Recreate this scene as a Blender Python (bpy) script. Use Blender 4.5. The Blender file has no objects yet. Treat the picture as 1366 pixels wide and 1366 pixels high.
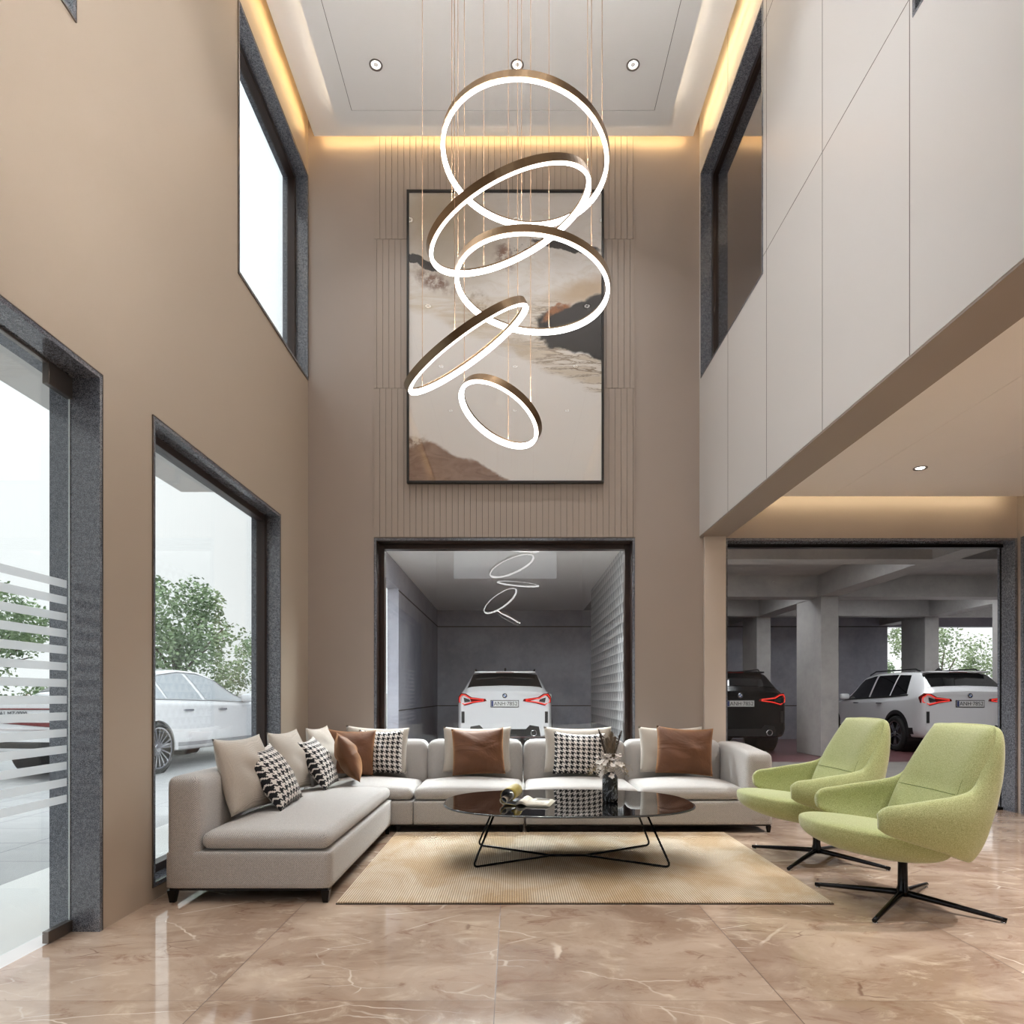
import bpy, bmesh, math, random
from math import sin, cos, pi, radians as R, sqrt, hypot
from mathutils import Vector, Matrix, noise as mnoise

random.seed(7)
SC = bpy.context.scene
COL = SC.collection
F = 910.67; CX = 684.0; CY = 929.0; H = 1.15

# ------------------------------------------------------------------ mesh builder
class MB:
    def __init__(s): s.v = []; s.f = []; s.uv = []; s.mi = []; s.has_uv = False
    def add(s, vs, fs, uvs=None, mi=0):
        o = len(s.v); s.v += [tuple(p) for p in vs]
        for f in fs:
            s.f.append([i + o for i in f]); s.mi.append(mi)
            if uvs: s.uv.append([uvs[i] for i in f]); s.has_uv = True
            else: s.uv.append([(0, 0)] * len(f))
        return s
    def box(s, x0, x1, y0, y1, z0, z1, mi=0):
        x0, x1 = min(x0, x1), max(x0, x1); y0, y1 = min(y0, y1), max(y0, y1); z0, z1 = min(z0, z1), max(z0, z1)
        return s.add([(x0,y0,z0),(x1,y0,z0),(x1,y1,z0),(x0,y1,z0),(x0,y0,z1),(x1,y0,z1),(x1,y1,z1),(x0,y1,z1)],
              [(0,3,2,1),(4,5,6,7),(0,1,5,4),(1,2,6,5),(2,3,7,6),(3,0,4,7)], mi=mi)
    def tube(s, pts, r, n=8, closed=False, caps=True, mi=0):
        pts = [Vector(p) for p in pts]; m = len(pts)
        rs = r if isinstance(r, (list, tuple)) else [r] * m
        vs = []; prev = None
        for i, p in enumerate(pts):
            if closed: d = pts[(i+1) % m] - pts[i-1]
            else: d = pts[min(i+1, m-1)] - pts[max(i-1, 0)]
            d.normalize()
            if prev is None:
                a = Vector((0,0,1)) if abs(d.z) < .9 else Vector((1,0,0))
                e = d.cross(a).normalized()
            else:
                e = (prev - d * prev.dot(d)).normalized()
            prev = e; g = d.cross(e)
            for k in range(n):
                t = 2*pi*k/n; vs.append(p + rs[i]*(cos(t)*e + sin(t)*g))
        fs = []
        for i in range(m if closed else m-1):
            j = (i+1) % m
            for k in range(n):
                k2 = (k+1) % n
                fs.append((i*n+k, i*n+k2, j*n+k2, j*n+k))
        if not closed and caps:
            fs.append(tuple(reversed(range(n)))); fs.append(tuple((m-1)*n+k for k in range(n)))
        return s.add(vs, fs, mi=mi)
    def lathe(s, prof, c=(0,0,0), n=32, axis='z', mi=0, close=False):
        vs = []
        for (r, z) in prof:
            for k in range(n):
                t = 2*pi*k/n; x, y = r*cos(t), r*sin(t)
                p = (x, y, z) if axis == 'z' else ((z, x, y) if axis == 'x' else (y, z, x))
                vs.append((c[0]+p[0], c[1]+p[1], c[2]+p[2]))
        fs = []; m = len(prof)
        for i in range(m if close else m-1):
            j = (i+1) % m
            for k in range(n):
                k2 = (k+1) % n; fs.append((i*n+k, i*n+k2, j*n+k2, j*n+k))
        if not close:
            if prof[0][0] > 1e-5: fs.append(tuple(reversed(range(n))))
            if prof[-1][0] > 1e-5: fs.append(tuple((m-1)*n+k for k in range(n)))
        return s.add(vs, fs, mi=mi)
    def prism(s, poly, fa, fb, mi=0):
        n = len(poly); vs = [fa(*p) for p in poly] + [fb(*p) for p in poly]
        fs = [tuple(range(n-1, -1, -1)), tuple(range(n, 2*n))] + [(i, (i+1) % n, n+(i+1) % n, n+i) for i in range(n)]
        return s.add(vs, fs, mi=mi)
    def grid(s, fn, nu, nv, cu=False, cv=False, uv=True, mi=0):
        vs = []; uvs = []
        for i in range(nu + (0 if cu else 1)):
            for j in range(nv + (0 if cv else 1)):
                u, v = i/nu, j/nv; vs.append(fn(u, v)); uvs.append((u, v))
        W = nv + (0 if cv else 1); HN = nu + (0 if cu else 1); fs = []
        for i in range(nu):
            for j in range(nv):
                i2, j2 = (i+1) % HN, (j+1) % W
                fs.append((i*W+j, i2*W+j, i2*W+j2, i*W+j2))
        return s.add(vs, fs, uvs if uv else None, mi)
    def build(s, name, mats, parent=None, smooth=False, bevel=0, merge=False, solid=0, subsurf=0, seg=2):
        me = bpy.data.meshes.new(name); me.from_pydata(s.v, [], s.f)
        mats = mats if isinstance(mats, (list, tuple)) else [mats]
        for m in mats: me.materials.append(m)
        if s.has_uv:
            l = me.uv_layers.new(name='UVMap'); k = 0
            for u in s.uv:
                for q in u: l.data[k].uv = q; k += 1
        for p, mi in zip(me.polygons, s.mi): p.material_index = mi
        bm = bmesh.new(); bm.from_mesh(me)
        if merge: bmesh.ops.remove_doubles(bm, verts=bm.verts, dist=1e-5)
        bmesh.ops.recalc_face_normals(bm, faces=bm.faces)
        bm.to_mesh(me); bm.free()
        if smooth:
            for p in me.polygons: p.use_smooth = True
        o = bpy.data.objects.new(name, me); COL.objects.link(o)
        if parent is not None: o.parent = parent
        if solid:
            m = o.modifiers.new('solid', 'SOLIDIFY'); m.thickness = solid; m.offset = 0
        if subsurf:
            m = o.modifiers.new('sub', 'SUBSURF'); m.levels = subsurf; m.render_levels = subsurf
        if bevel:
            m = o.modifiers.new('bevel', 'BEVEL'); m.width = bevel; m.segments = seg; m.limit_method = 'ANGLE'; m.angle_limit = R(40)
        return o

def tag(o, label=None, cat=None, group=None, kind=None):
    if label: o['label'] = label
    if cat: o['category'] = cat
    if group: o['group'] = group
    if kind: o['kind'] = kind
    return o
def struct(o, label=None): return tag(o, label, kind='structure')
def empty(name, loc=(0,0,0), rz=0):
    o = bpy.data.objects.new(name, None); o.location = loc; o.rotation_euler = (0,0,rz); o.empty_display_size = .1
    COL.objects.link(o); return o
def thing(name, label, cat, loc=(0,0,0), rz=0, group=None):
    return tag(empty(name, loc, rz), label, cat, group)
def copy_tree(o, parent=None):
    c = o.copy(); COL.objects.link(c); c.parent = parent
    for ch in [x for x in bpy.data.objects if x.parent == o]: copy_tree(ch, c)
    return c

# ------------------------------------------------------------------ materials
def srgb(r, g=None, b=None):
    if g is None: r, g, b = r
    def f(c):
        c /= 255.0
        return c/12.92 if c <= .04045 else ((c+.055)/1.055)**2.4
    return (f(r), f(g), f(b), 1)

class X:  # expression over shader sockets
    nt = None
    def __init__(s, sock): s.s = sock
    @staticmethod
    def m(op, *a, clamp=False):
        n = X.nt.nodes.new('ShaderNodeMath'); n.operation = op; n.use_clamp = clamp
        for i, q in enumerate(a):
            if isinstance(q, X): X.nt.links.new(q.s, n.inputs[i])
            else: n.inputs[i].default_value = q
        return X(n.outputs[0])
    def __add__(s, o): return X.m('ADD', s, o)
    def __radd__(s, o): return X.m('ADD', o, s)
    def __sub__(s, o): return X.m('SUBTRACT', s, o)
    def __rsub__(s, o): return X.m('SUBTRACT', o, s)
    def __mul__(s, o): return X.m('MULTIPLY', s, o)
    def __rmul__(s, o): return X.m('MULTIPLY', o, s)
    def __truediv__(s, o): return X.m('DIVIDE', s, o)
def sstep(x, a, b):
    n = X.nt.nodes.new('ShaderNodeMapRange'); n.interpolation_type = 'SMOOTHSTEP'
    X.nt.links.new(x.s, n.inputs[0]); n.inputs[1].default_value = a; n.inputs[2].default_value = b
    return X(n.outputs[0])
def xmix(fac, a, b):
    n = X.nt.nodes.new('ShaderNodeMix'); n.data_type = 'RGBA'
    for sock, q in ((n.inputs[0], fac), (n.inputs[6], a), (n.inputs[7], b)):
        if isinstance(q, X): X.nt.links.new(q.s, sock)
        else: sock.default_value = q
    return X(n.outputs[2])
def coords(kind='Object'):
    n = X.nt.nodes.new('ShaderNodeTexCoord'); return n.outputs[kind]
def sepxyz(sock):
    n = X.nt.nodes.new('ShaderNodeSeparateXYZ'); X.nt.links.new(sock, n.inputs[0])
    return X(n.outputs[0]), X(n.outputs[1]), X(n.outputs[2])
def combine(x, y, z):
    n = X.nt.nodes.new('ShaderNodeCombineXYZ')
    for i, q in enumerate((x, y, z)):
        if isinstance(q, X): X.nt.links.new(q.s, n.inputs[i])
        else: n.inputs[i].default_value = q
    return n.outputs[0]
def mapping(sock, sc=(1,1,1), loc=(0,0,0), rot=(0,0,0)):
    n = X.nt.nodes.new('ShaderNodeMapping'); X.nt.links.new(sock, n.inputs[0])
    n.inputs[1].default_value = loc; n.inputs[2].default_value = rot; n.inputs[3].default_value = sc
    return n.outputs[0]
def noise(sock, scale=5, detail=4, rough=.5, dist=0):
    n = X.nt.nodes.new('ShaderNodeTexNoise'); X.nt.links.new(sock, n.inputs['Vector'])
    n.inputs['Scale'].default_value = scale; n.inputs['Detail'].default_value = detail
    n.inputs['Roughness'].default_value = rough; n.inputs['Distortion'].default_value = dist
    return X(n.outputs['Fac'])
def voronoi(sock, scale=5, feature='F1', out='Distance'):
    n = X.nt.nodes.new('ShaderNodeTexVoronoi'); n.feature = feature; X.nt.links.new(sock, n.inputs['Vector'])
    n.inputs['Scale'].default_value = scale; return X(n.outputs[out])
def begin(name):
    m = bpy.data.materials.new(name); m.use_nodes = True; X.nt = m.node_tree
    return m, X.nt.nodes['Principled BSDF']
def put(sock, v):
    if isinstance(v, X): X.nt.links.new(v.s, sock)
    else: sock.default_value = v
def bump(height, strength=.3, dist=.005):
    n = X.nt.nodes.new('ShaderNodeBump'); X.nt.links.new(height.s, n.inputs['Height'])
    n.inputs['Strength'].default_value = strength; n.inputs['Distance'].default_value = dist
    return X(n.outputs[0])
def pm(name, col, rough=.5, metal=0, spec=.5, coat=0, emit=None, es=0):
    m, p = begin(name)
    p.inputs['Base Color'].default_value = col; p.inputs['Roughness'].default_value = rough
    p.inputs['Metallic'].default_value = metal; p.inputs['Specular IOR Level'].default_value = spec
    p.inputs['Coat Weight'].default_value = coat; p.inputs['Coat Roughness'].default_value = .03
    if emit: p.inputs['Emission Color'].default_value = emit; p.inputs['Emission Strength'].default_value = es
    return m
def painted(name, col, rough=.45, var=.04, sc=3):
    m, p = begin(name); n = noise(coords(), sc, 3)
    k = 1 - var; c2 = (col[0]*k, col[1]*k, col[2]*k, 1)
    put(p.inputs['Base Color'], xmix(n, col, c2)); p.inputs['Roughness'].default_value = rough
    put(p.inputs['Normal'], bump(noise(coords(), 160, 2), .04, .001)); return m
def glass(name, tint=(.93,.96,.96,1), f0=.05):
    m, p = begin(name); nt = X.nt; nt.nodes.remove(p)
    lw = nt.nodes.new('ShaderNodeLayerWeight'); lw.inputs['Blend'].default_value = .5
    fr = X.m('POWER', X(lw.outputs['Facing']), 5.0) * (1-f0) + f0
    tr = nt.nodes.new('ShaderNodeBsdfTransparent'); tr.inputs[0].default_value = tint
    gl = nt.nodes.new('ShaderNodeBsdfGlossy'); gl.inputs['Roughness'].default_value = 0; gl.inputs[0].default_value = (1,1,1,1)
    mx = nt.nodes.new('ShaderNodeMixShader'); nt.links.new(fr.s, mx.inputs[0]); nt.links.new(tr.outputs[0], mx.inputs[1]); nt.links.new(gl.outputs[0], mx.inputs[2])
    nt.links.new(mx.outputs[0], nt.nodes['Material Output'].inputs[0]); return m
def emis(name, col, s):
    m, p = begin(name); nt = X.nt; nt.nodes.remove(p)
    e = nt.nodes.new('ShaderNodeEmission'); e.inputs[0].default_value = col; e.inputs[1].default_value = s
    nt.links.new(e.outputs[0], nt.nodes['Material Output'].inputs[0]); return m

M = {}
M['wall_tan'] = painted('wall_tan', srgb(180,165,148), .42)
M['wall_taupe'] = painted('wall_taupe', srgb(164,151,142), .42)
M['slat'] = painted('slat', srgb(162,149,139), .42)
M['groove'] = pm('groove', srgb(58,48,42), .8)
M['white_panel'] = painted('white_panel', srgb(206,203,201), .3, .02)
M['joint'] = pm('joint', srgb(92,84,80), .8)
M['soffit'] = painted('soffit', srgb(146,133,122), .5)
M['ceil'] = painted('ceil', srgb(240,238,236), .55, .02)
M['bay_ceil'] = painted('bay_ceil', srgb(246,241,236), .5, .02)
M['pilaster'] = painted('pilaster', srgb(205,192,180), .45, .05)
M['black_metal'] = pm('black_metal', srgb(38,38,40), .2, .9)
M['dark_metal'] = pm('dark_metal', srgb(40,38,37), .28, .85)
M['wood_frame'] = pm('wood_frame', srgb(50,36,31), .28, .25)
M['trim_metal'] = pm('trim_metal', srgb(120,112,106), .3, .9)
M['bronze'] = pm('bronze', srgb(132,110,86), .34, 1)
M['wire'] = pm('wire', srgb(170,138,110), .35, .6)
M['chrome'] = pm('chrome', srgb(205,205,208), .12, 1)
M['led_ring'] = emis('led_ring', (1,.985,.97,1), 7.5)
M['led_fill'] = emis('led_fill', (1,.995,.99,1), 520)  # emission for the added upward fill on the rings
M['led_warm'] = emis('led_warm', (1,.66,.29,1), 24)
M['led_soft'] = emis('led_soft', (1,.86,.68,1), 12)
M['lamp'] = emis('lamp', (1,.96,.9,1), 6)
M['glass'] = glass('glass')
M['glass_refl'] = glass('glass_refl', (.6,.55,.55,1), .3)
M['glass_clear'] = glass('glass_clear', (.96,.97,.97,1), .014)
M['led_bay'] = emis('led_bay', (1,.80,.50,1), 20)
M['glass_art'] = glass('glass_art', (1,1,1,1), .045)
M['frost'] = None

def granite():
    m, p = begin('granite'); c = coords()
    a = noise(c, 230, 2, .6)
    b = noise(c, 60, 2, .5)
    v = sstep(a*.75 + b*.25, .38, .66)
    put(p.inputs['Base Color'], xmix(v, srgb(54,56,63), srgb(138,141,150)))
    p.inputs['Roughness'].default_value = .1; p.inputs['Specular IOR Level'].default_value = .75; return m
M['granite'] = granite()

def marble():
    m, p = begin('marble_floor'); c = coords(); x, y, z = sepxyz(c)
    tx = X.m('FLOOR', (x + .067)/1.0915); ty = X.m('FLOOR', (y - 2.58)/2.18)
    off = combine(tx*3.7 + ty*1.3, ty*5.1, tx*2.2)
    va = X.nt.nodes.new('ShaderNodeVectorMath'); X.nt.links.new(c, va.inputs[0]); X.nt.links.new(off, va.inputs[1]); cc = va.outputs[0]
    cm = mapping(cc, (1, 1.5, 1), rot=(0,0,.35))
    n1 = noise(cm, 1.3, 7, .6, .9); n2 = noise(cm, 3.2, 8, .68, 1.4); n3 = noise(mapping(cc, (1,2.2,1)), 7, 6, .6, .4)
    col = xmix(sstep(n1, .35, .66), srgb(158,133,114), srgb(190,168,149))
    col = xmix(sstep(n2, .52, .72), col, srgb(206,186,165))
    col = xmix(sstep(n2, .45, .30)*.75, col, srgb(140,106,88))
    col = xmix(sstep(n3, .56, .7)*.3, col, srgb(126,92,74))
    # veins
    wn = noise(cc, 2.2, 4, .55)
    wv = X.nt.nodes.new('ShaderNodeVectorMath'); X.nt.links.new(mapping(cc, (.55,1.35,1), rot=(0,0,-.35)), wv.inputs[0])
    X.nt.links.new(combine(wn*.22, wn*.16, 0), wv.inputs[1])
    ve = voronoi(wv.outputs[0], 1.25, 'DISTANCE_TO_EDGE')
    vein = sstep(ve, .006, .0015) * sstep(noise(cc, 1.9, 2), .47, .6)
    ve2 = voronoi(wv.outputs[0], 4.6, 'DISTANCE_TO_EDGE')
    vein2 = sstep(ve2, .018, .004) * sstep(noise(mapping(cc, loc=(3,1,0)), 2.4, 3), .55, .68)
    crack = sstep(voronoi(wv.outputs[0], 6.5, 'DISTANCE_TO_EDGE'), .03, .004) * sstep(noise(mapping(cc, loc=(9,4,0)), 3, 3), .58, .7)
    col = xmix(crack*.7, col, srgb(112,80,66))
    col = xmix(vein*.85, col, srgb(232,216,198)); col = xmix(vein2*.8, col, srgb(222,208,192))
    fx = X.m('ABSOLUTE', X.m('FRACT', (x + .067)/1.0915 + .5) - .5)*1.0915
    fy = X.m('ABSOLUTE', X.m('FRACT', (y - 2.58)/2.18 + .5) - .5)*2.18
    j = X.m('MAXIMUM', sstep(fx, .0026, .0014), sstep(fy, .0016, .0008))
    col = xmix(j, col, srgb(92,66,50))
    put(p.inputs['Base Color'], col)
    put(p.inputs['Roughness'], X.m('MAXIMUM', n2*.06 + .03, j*.5)); p.inputs['Specular IOR Level'].default_value = .6
    return m
M['marble'] = marble()

def fabric(name, a, b, sc=420, rough=.85, weave=True, sheen=.25, wr=0.0, pitch=.0105):
    m, p = begin(name); c = coords('UV') if False else coords(); x, y, z = sepxyz(c)
    n = noise(c, sc, 1, .5); big = noise(c, 3.5, 3)
    if weave:
        k = 2*pi/pitch; sx, sy, sz = X.m('SINE', x*k), X.m('SINE', y*k), X.m('SINE', z*k)
        gn = X.nt.nodes.new('ShaderNodeNewGeometry'); nx, ny, nz = (X.m('ABSOLUTE', q) for q in sepxyz(gn.outputs['True Normal']))
        w = ny*sx*sz + nz*sx*sy + nx*sy*sz
        t = sstep(w*.42 + n, .2, .8)
    else: t = sstep(n, .3, .7)
    put(p.inputs['Base Color'], xmix(t, a, b)); p.inputs['Roughness'].default_value = rough
    p.inputs['Sheen Weight'].default_value = sheen; p.inputs['Specular IOR Level'].default_value = .2
    put(p.inputs['Normal'], bump(t*.15 + big*wr, .35, .004 if wr == 0 else .02)); return m
M['sofa'] = fabric('sofa_fabric', srgb(138,133,130), srgb(208,204,200), 330)
M['beige'] = fabric('beige_fabric', srgb(170,160,148), srgb(208,199,188), 500, wr=.5, pitch=.006)
M['green'] = fabric('green_wool', srgb(148,154,100), srgb(188,193,142), 260, weave=False, sheen=.3)
M['seam'] = pm('seam_thread', srgb(98,112,56), .9)
def velvet():
    m, p = begin('brown_satin'); c = coords(); n = noise(c, 6, 3, .5, .6)
    put(p.inputs['Base Color'], xmix(n, srgb(80,46,24), srgb(108,66,38))); p.inputs['Roughness'].default_value = .6
    p.inputs['Sheen Weight'].default_value = .6; p.inputs['Sheen Tint'].default_value = srgb(214,160,110)
    put(p.inputs['Normal'], bump(noise(mapping(coords(), (1,1,1.8), rot=(0,.6,0)), 3.4, 3, .5, 1.0), .4, .05)); return m
M['velvet'] = velvet()
def houndstooth():
    m, p = begin('houndstooth'); u, v, w = sepxyz(coords('UV'))
    k = 9.0*8
    i = X.m('FLOORED_MODULO', X.m('FLOOR', u*k), 8.0); j = X.m('FLOORED_MODULO', X.m('FLOOR', v*k), 8.0)
    wi = X.m('LESS_THAN', i, 3.5); wj = X.m('LESS_THAN', j, 3.5)
    tw = X.m('LESS_THAN', X.m('FLOORED_MODULO', i + j, 4.0), 1.5)
    d = tw*wi + (1 - tw)*wj
    n = noise(coords(), 300, 2)
    col = xmix(d, srgb(226,220,214), srgb(22,21,26))
    put(p.inputs['Base Color'], col); p.inputs['Roughness'].default_value = .9
    put(p.inputs['Normal'], bump(n + d*.3, .4, .003)); return m
M['hound'] = houndstooth()
def rugmat():
    m, p = begin('rug_weave'); x, y, z = sepxyz(coords())
    s = X.m('SINE', x*(2*pi/.0135)) * .5 + .5
    s2 = X.m('SINE', y*(2*pi/.018) + X.m('SINE', x*(pi/.0135))*1.5)*.5 + .5
    n = noise(mapping(coords(), (1.2,.7,1)), 2.2, 4, .6, .5); f = noise(mapping(coords(), (60,8,1)), 4, 3)
    base = xmix(sstep(n, .36, .64), srgb(200,173,139), srgb(224,209,188))
    base = xmix(sstep(f, .3, .8)*.4, base, srgb(228,214,190))
    put(p.inputs['Base Color'], xmix(s*(s2*.1 + .9), xmix(.62, base, srgb(110,84,54)), base)); p.inputs['Roughness'].default_value = .95
    p.inputs['Specular IOR Level'].default_value = .1
    put(p.inputs['Normal'], bump(s + s2*.3, .5, .004)); return m
M['rug'] = rugmat()
M['rug_edge'] = pm('rug_edge', srgb(40,34,32), .9)
M['table_glass'] = pm('table_glass', srgb(14,13,14), .015, 0, .9)
M['paper'] = painted('paper', srgb(232,224,208), .6)
M['cover'] = painted('cover', srgb(196,176,90), .35, .4, 14)
M['cover_in'] = pm('cover_in', srgb(96,100,110), .4)
M['print'] = pm('print', srgb(110,98,88), .6)

def art():
    m, p = begin('abstract_print'); c0 = coords('UV'); s0, t0, _ = sepxyz(c0)
    asp = mapping(c0, (1,1.5,1))
    na = noise(asp, 5, 6, .62, .3) - .5; nb = noise(mapping(asp, loc=(4,2,1)), 5, 6, .62, .3) - .5
    nf = noise(asp, 26, 5, .7); nm = noise(mapping(asp, (1,2.5,1), rot=(0,0,.4)), 7, 7, .7, 1.2)
    s = s0 + na*.12; t = t0 + nb*.09
    def ell(cx, cy, rx, ry, rot=0, a=1.0, b=.6):
        ca, sa = cos(rot), sin(rot); dx, dy = s - cx, (t - cy)*1.5
        u = (dx*ca + dy*sa)/rx; v = (dy*ca - dx*sa)/ry
        return sstep(X.m('SQRT', u*u + v*v), a, b)
    def half(x0, y0, x1, y1, soft=.01):  # 1 below the line
        k = (y1-y0)/(x1-x0); return sstep(t - ((s - x0)*k + y0), soft, -soft)
    col = srgb(240,236,232)
    streak = noise(mapping(asp, (1.2,9,1), rot=(0,0,-.3)), 3, 6, .65, .6)
    col = xmix(sstep(nm, .45, .7)*.5*(1 - half(0,.62,1,.33,.1)), col, srgb(212,200,184))
    col = xmix(ell(.16,.93,.42,.34,0,1.1,.1)*.9, col, srgb(176,158,130))
    col = xmix(ell(.30,.78,.36,.22,.2,1.1,.3)*.65, col, srgb(198,188,172))
    col = xmix(ell(.75,.95,.5,.2,0,1.2,.2)*.4, col, srgb(206,196,188))
    # brown cloud at left, speckles
    col = xmix(ell(.12,.70,.17,.075,-.5,1,.2)*sstep(nf,.36,.6), col, srgb(126,92,74))
    col = xmix(ell(.50,.78,.08,.10,.4,1,.2)*sstep(nf,.38,.56), col, srgb(132,98,80))
    col = xmix(ell(.36,.60,.10,.14,.5,1,.2)*sstep(nf,.42,.62)*.9, col, srgb(150,126,92))
    col = xmix(ell(.37,.60,.07,.14,.5,1,.3)*sstep(nf,.6,.66), col, srgb(40,32,28))
    col = xmix(ell(.60,.80,.09,.035,.1,1,.3)*sstep(nf,.5,.58), col, srgb(70,52,40))
    # tan sweep lower right with fine lines
    band = half(0,.66,1,.60,.04)*(1 - half(.15,.56,1.0,.30,.02))
    col = xmix(band*.8*sstep(streak,.3,.65), col, srgb(206,190,164))
    col = xmix(band*sstep(s0,.45,.8)*sstep(X.m('ABSOLUTE', streak - .5), .03, .004)*.8, col, srgb(120,92,56))
    col = xmix(ell(.92,.66,.30,.09,.25,1,.2)*.8, col, srgb(190,162,122))
    # black streaks
    col = xmix(ell(.05,.765,.13,.028,-.25,1,.8), col, srgb(34,31,32))
    col = xmix(ell(.82,.815,.20,.030,-.16,1,.8), col, srgb(44,40,40))
    # black mass on the right
    k1 = 1 - half(.64,.50,1.0,.42,.006)
    k2 = half(.66,.56,1.02,.66,.006)
    blk = k1*k2*sstep(s, .66, .69)
    col = xmix(blk, col, srgb(30,26,27))
    col = xmix(ell(.77,.585,.10,.022,.62,1,.5)*sstep(nf,.25,.5), col, srgb(156,98,52))
    # white swath edge, brown triangle lower left
    tri = half(0,.165,.52,.0,.008)
    col = xmix(tri, col, xmix(sstep(nm,.35,.65), srgb(160,132,114), srgb(128,98,82)))
    col = xmix(ell(.03,.14,.08,.05,0,1,.3)*sstep(nf,.4,.6), col, srgb(222,212,200))
    put(p.inputs['Base Color'], col); p.inputs['Roughness'].default_value = .5; return m
M['art'] = art()

def concrete(name, a, b, rough=.6):
    m, p = begin(name); c = coords(); n = noise(c, 1.2, 6, .65); n2 = noise(c, 9, 5, .7)
    put(p.inputs['Base Color'], xmix(sstep(n*.7 + n2*.3, .3, .7), a, b)); p.inputs['Roughness'].default_value = rough
    return m
M['concrete'] = concrete('concrete', srgb(150,147,146), srgb(172,168,165))
M['garage_wall'] = concrete('garage_wall', srgb(128,127,138), srgb(156,155,164), .5)
M['garage_floor'] = concrete('garage_floor', srgb(124,118,112), srgb(146,140,134), .35)
M['garage_red'] = concrete('garage_red', srgb(98,62,66), srgb(118,78,80), .3)
def paving():
    m, p = begin('paving'); x, y, z = sepxyz(coords()); n = noise(coords(), 3, 5, .6)
    col = xmix(n, srgb(150,150,152), srgb(178,177,176))
    fx = X.m('ABSOLUTE', X.m('FRACT', (x + .2)/.9) - .5); fy = X.m('ABSOLUTE', X.m('FRACT', y/.6) - .5)
    j = X.m('MAXIMUM', sstep(fx, .494, .497), sstep(fy, .491, .495))
    put(p.inputs['Base Color'], xmix(j, col, srgb(84,84,86))); p.inputs['Roughness'].default_value = .55; return m
M['paving'] = paving()
M['slab'] = painted('slab', srgb(226,224,221), .35)
M['canopy'] = painted('canopy', srgb(226,224,222), .6)
def mosaic():
    m, p = begin('mosaic'); x, y, z = sepxyz(coords())
    fy = X.m('FRACT', y*4.2 + X.m('FLOORED_MODULO', X.m('FLOOR', z*6.5), 2.0)*.5); fz = X.m('FRACT', z*6.5)
    tri = X.m('GREATER_THAN', fz, X.m('ABSOLUTE', fy*2.0 - 1.0)); n = noise(mapping(coords(), (1,6,6)), 3, 2)
    put(p.inputs['Base Color'], xmix(tri*.85, xmix(n, srgb(196,194,192), srgb(150,150,150)), srgb(84,84,86))); p.inputs['Roughness'].default_value = .3; return m
M['mosaic'] = mosaic()
def frost():
    m, p = begin('frost'); nt = X.nt; nt.nodes.remove(p)
    d = nt.nodes.new('ShaderNodeBsdfTranslucent'); d.inputs[0].default_value = (.9,.92,.94,1)
    d2 = nt.nodes.new('ShaderNodeBsdfDiffuse'); d2.inputs[0].default_value = (.85,.88,.9,1)
    t = nt.nodes.new('ShaderNodeBsdfTransparent')
    a = nt.nodes.new('ShaderNodeMixShader'); a.inputs[0].default_value = .35; nt.links.new(d.outputs[0], a.inputs[1]); nt.links.new(d2.outputs[0], a.inputs[2])
    b = nt.nodes.new('ShaderNodeMixShader'); b.inputs[0].default_value = .72; nt.links.new(t.outputs[0], b.inputs[1]); nt.links.new(a.outputs[0], b.inputs[2])
    nt.links.new(b.outputs[0], nt.nodes['Material Output'].inputs[0]); return m
M['frost'] = frost()
def leafmat(name, a, b):
    m, p = begin(name); n = noise(coords(), 1.6, 3)
    put(p.inputs['Base Color'], xmix(sstep(n,.35,.65), a, b)); p.inputs['Roughness'].default_value = .6
    p.inputs['Subsurface Weight'].default_value = 0; return m
M['leaf'] = leafmat('leaf', srgb(112,134,98), srgb(164,184,142))
M['leaf_b'] = leafmat('leaf_b', srgb(124,142,106), srgb(180,194,154))
M['bark'] = painted('bark', srgb(110,98,86), .9, .4, 20)
M['car_white'] = pm('car_white', srgb(226,226,228), .25, 0, .5, .8)
M['car_black'] = pm('car_black', srgb(6,6,7), .22, 0, .3, .2)
M['car_glass'] = pm('car_glass', srgb(20,21,23), .03, 0, .8)
M['car_glass_pale'] = pm('car_glass_pale', srgb(150,156,162), .05, 0, .8)
M['plastic'] = pm('black_plastic', srgb(20,20,21), .5)
M['tire'] = pm('tire', srgb(22,22,22), .8)
M['lamp_red'] = pm('lamp_red', srgb(110,14,16), .15, 0, .5, .5)
M['glow_red'] = pm('glow_red', srgb(200,30,26), .3, emit=(1,.05,.03,1), es=.7)
M['plate'] = pm('plate', srgb(214,214,212), .4)
M['ink'] = pm('ink', srgb(20,20,26), .5)
M['flower'] = painted('flower', srgb(244,238,232), .7, .06, 30)
M['plume'] = painted('plume', srgb(92,80,70), .9, .4, 40)
M['plume_pale'] = painted('plume_pale', srgb(158,142,124), .9, .3, 40)
M['dry_grass'] = pm('dry_grass', srgb(176,160,130), .9)
def vasemat():
    m, p = begin('vase_glaze'); c = coords()
    n = noise(mapping(c, (1,1,.6)), 30, 6, .7, 1.5); s = sstep(n, .5, .62)
    put(p.inputs['Base Color'], xmix(s, srgb(16,17,19), srgb(150,158,166))); p.inputs['Roughness'].default_value = .12
    put(p.inputs['Normal'], bump(n, .6, .01)); return m
M['vase'] = vasemat()
M['dark_room'] = painted('dark_room', srgb(120,108,102), .6)

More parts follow.
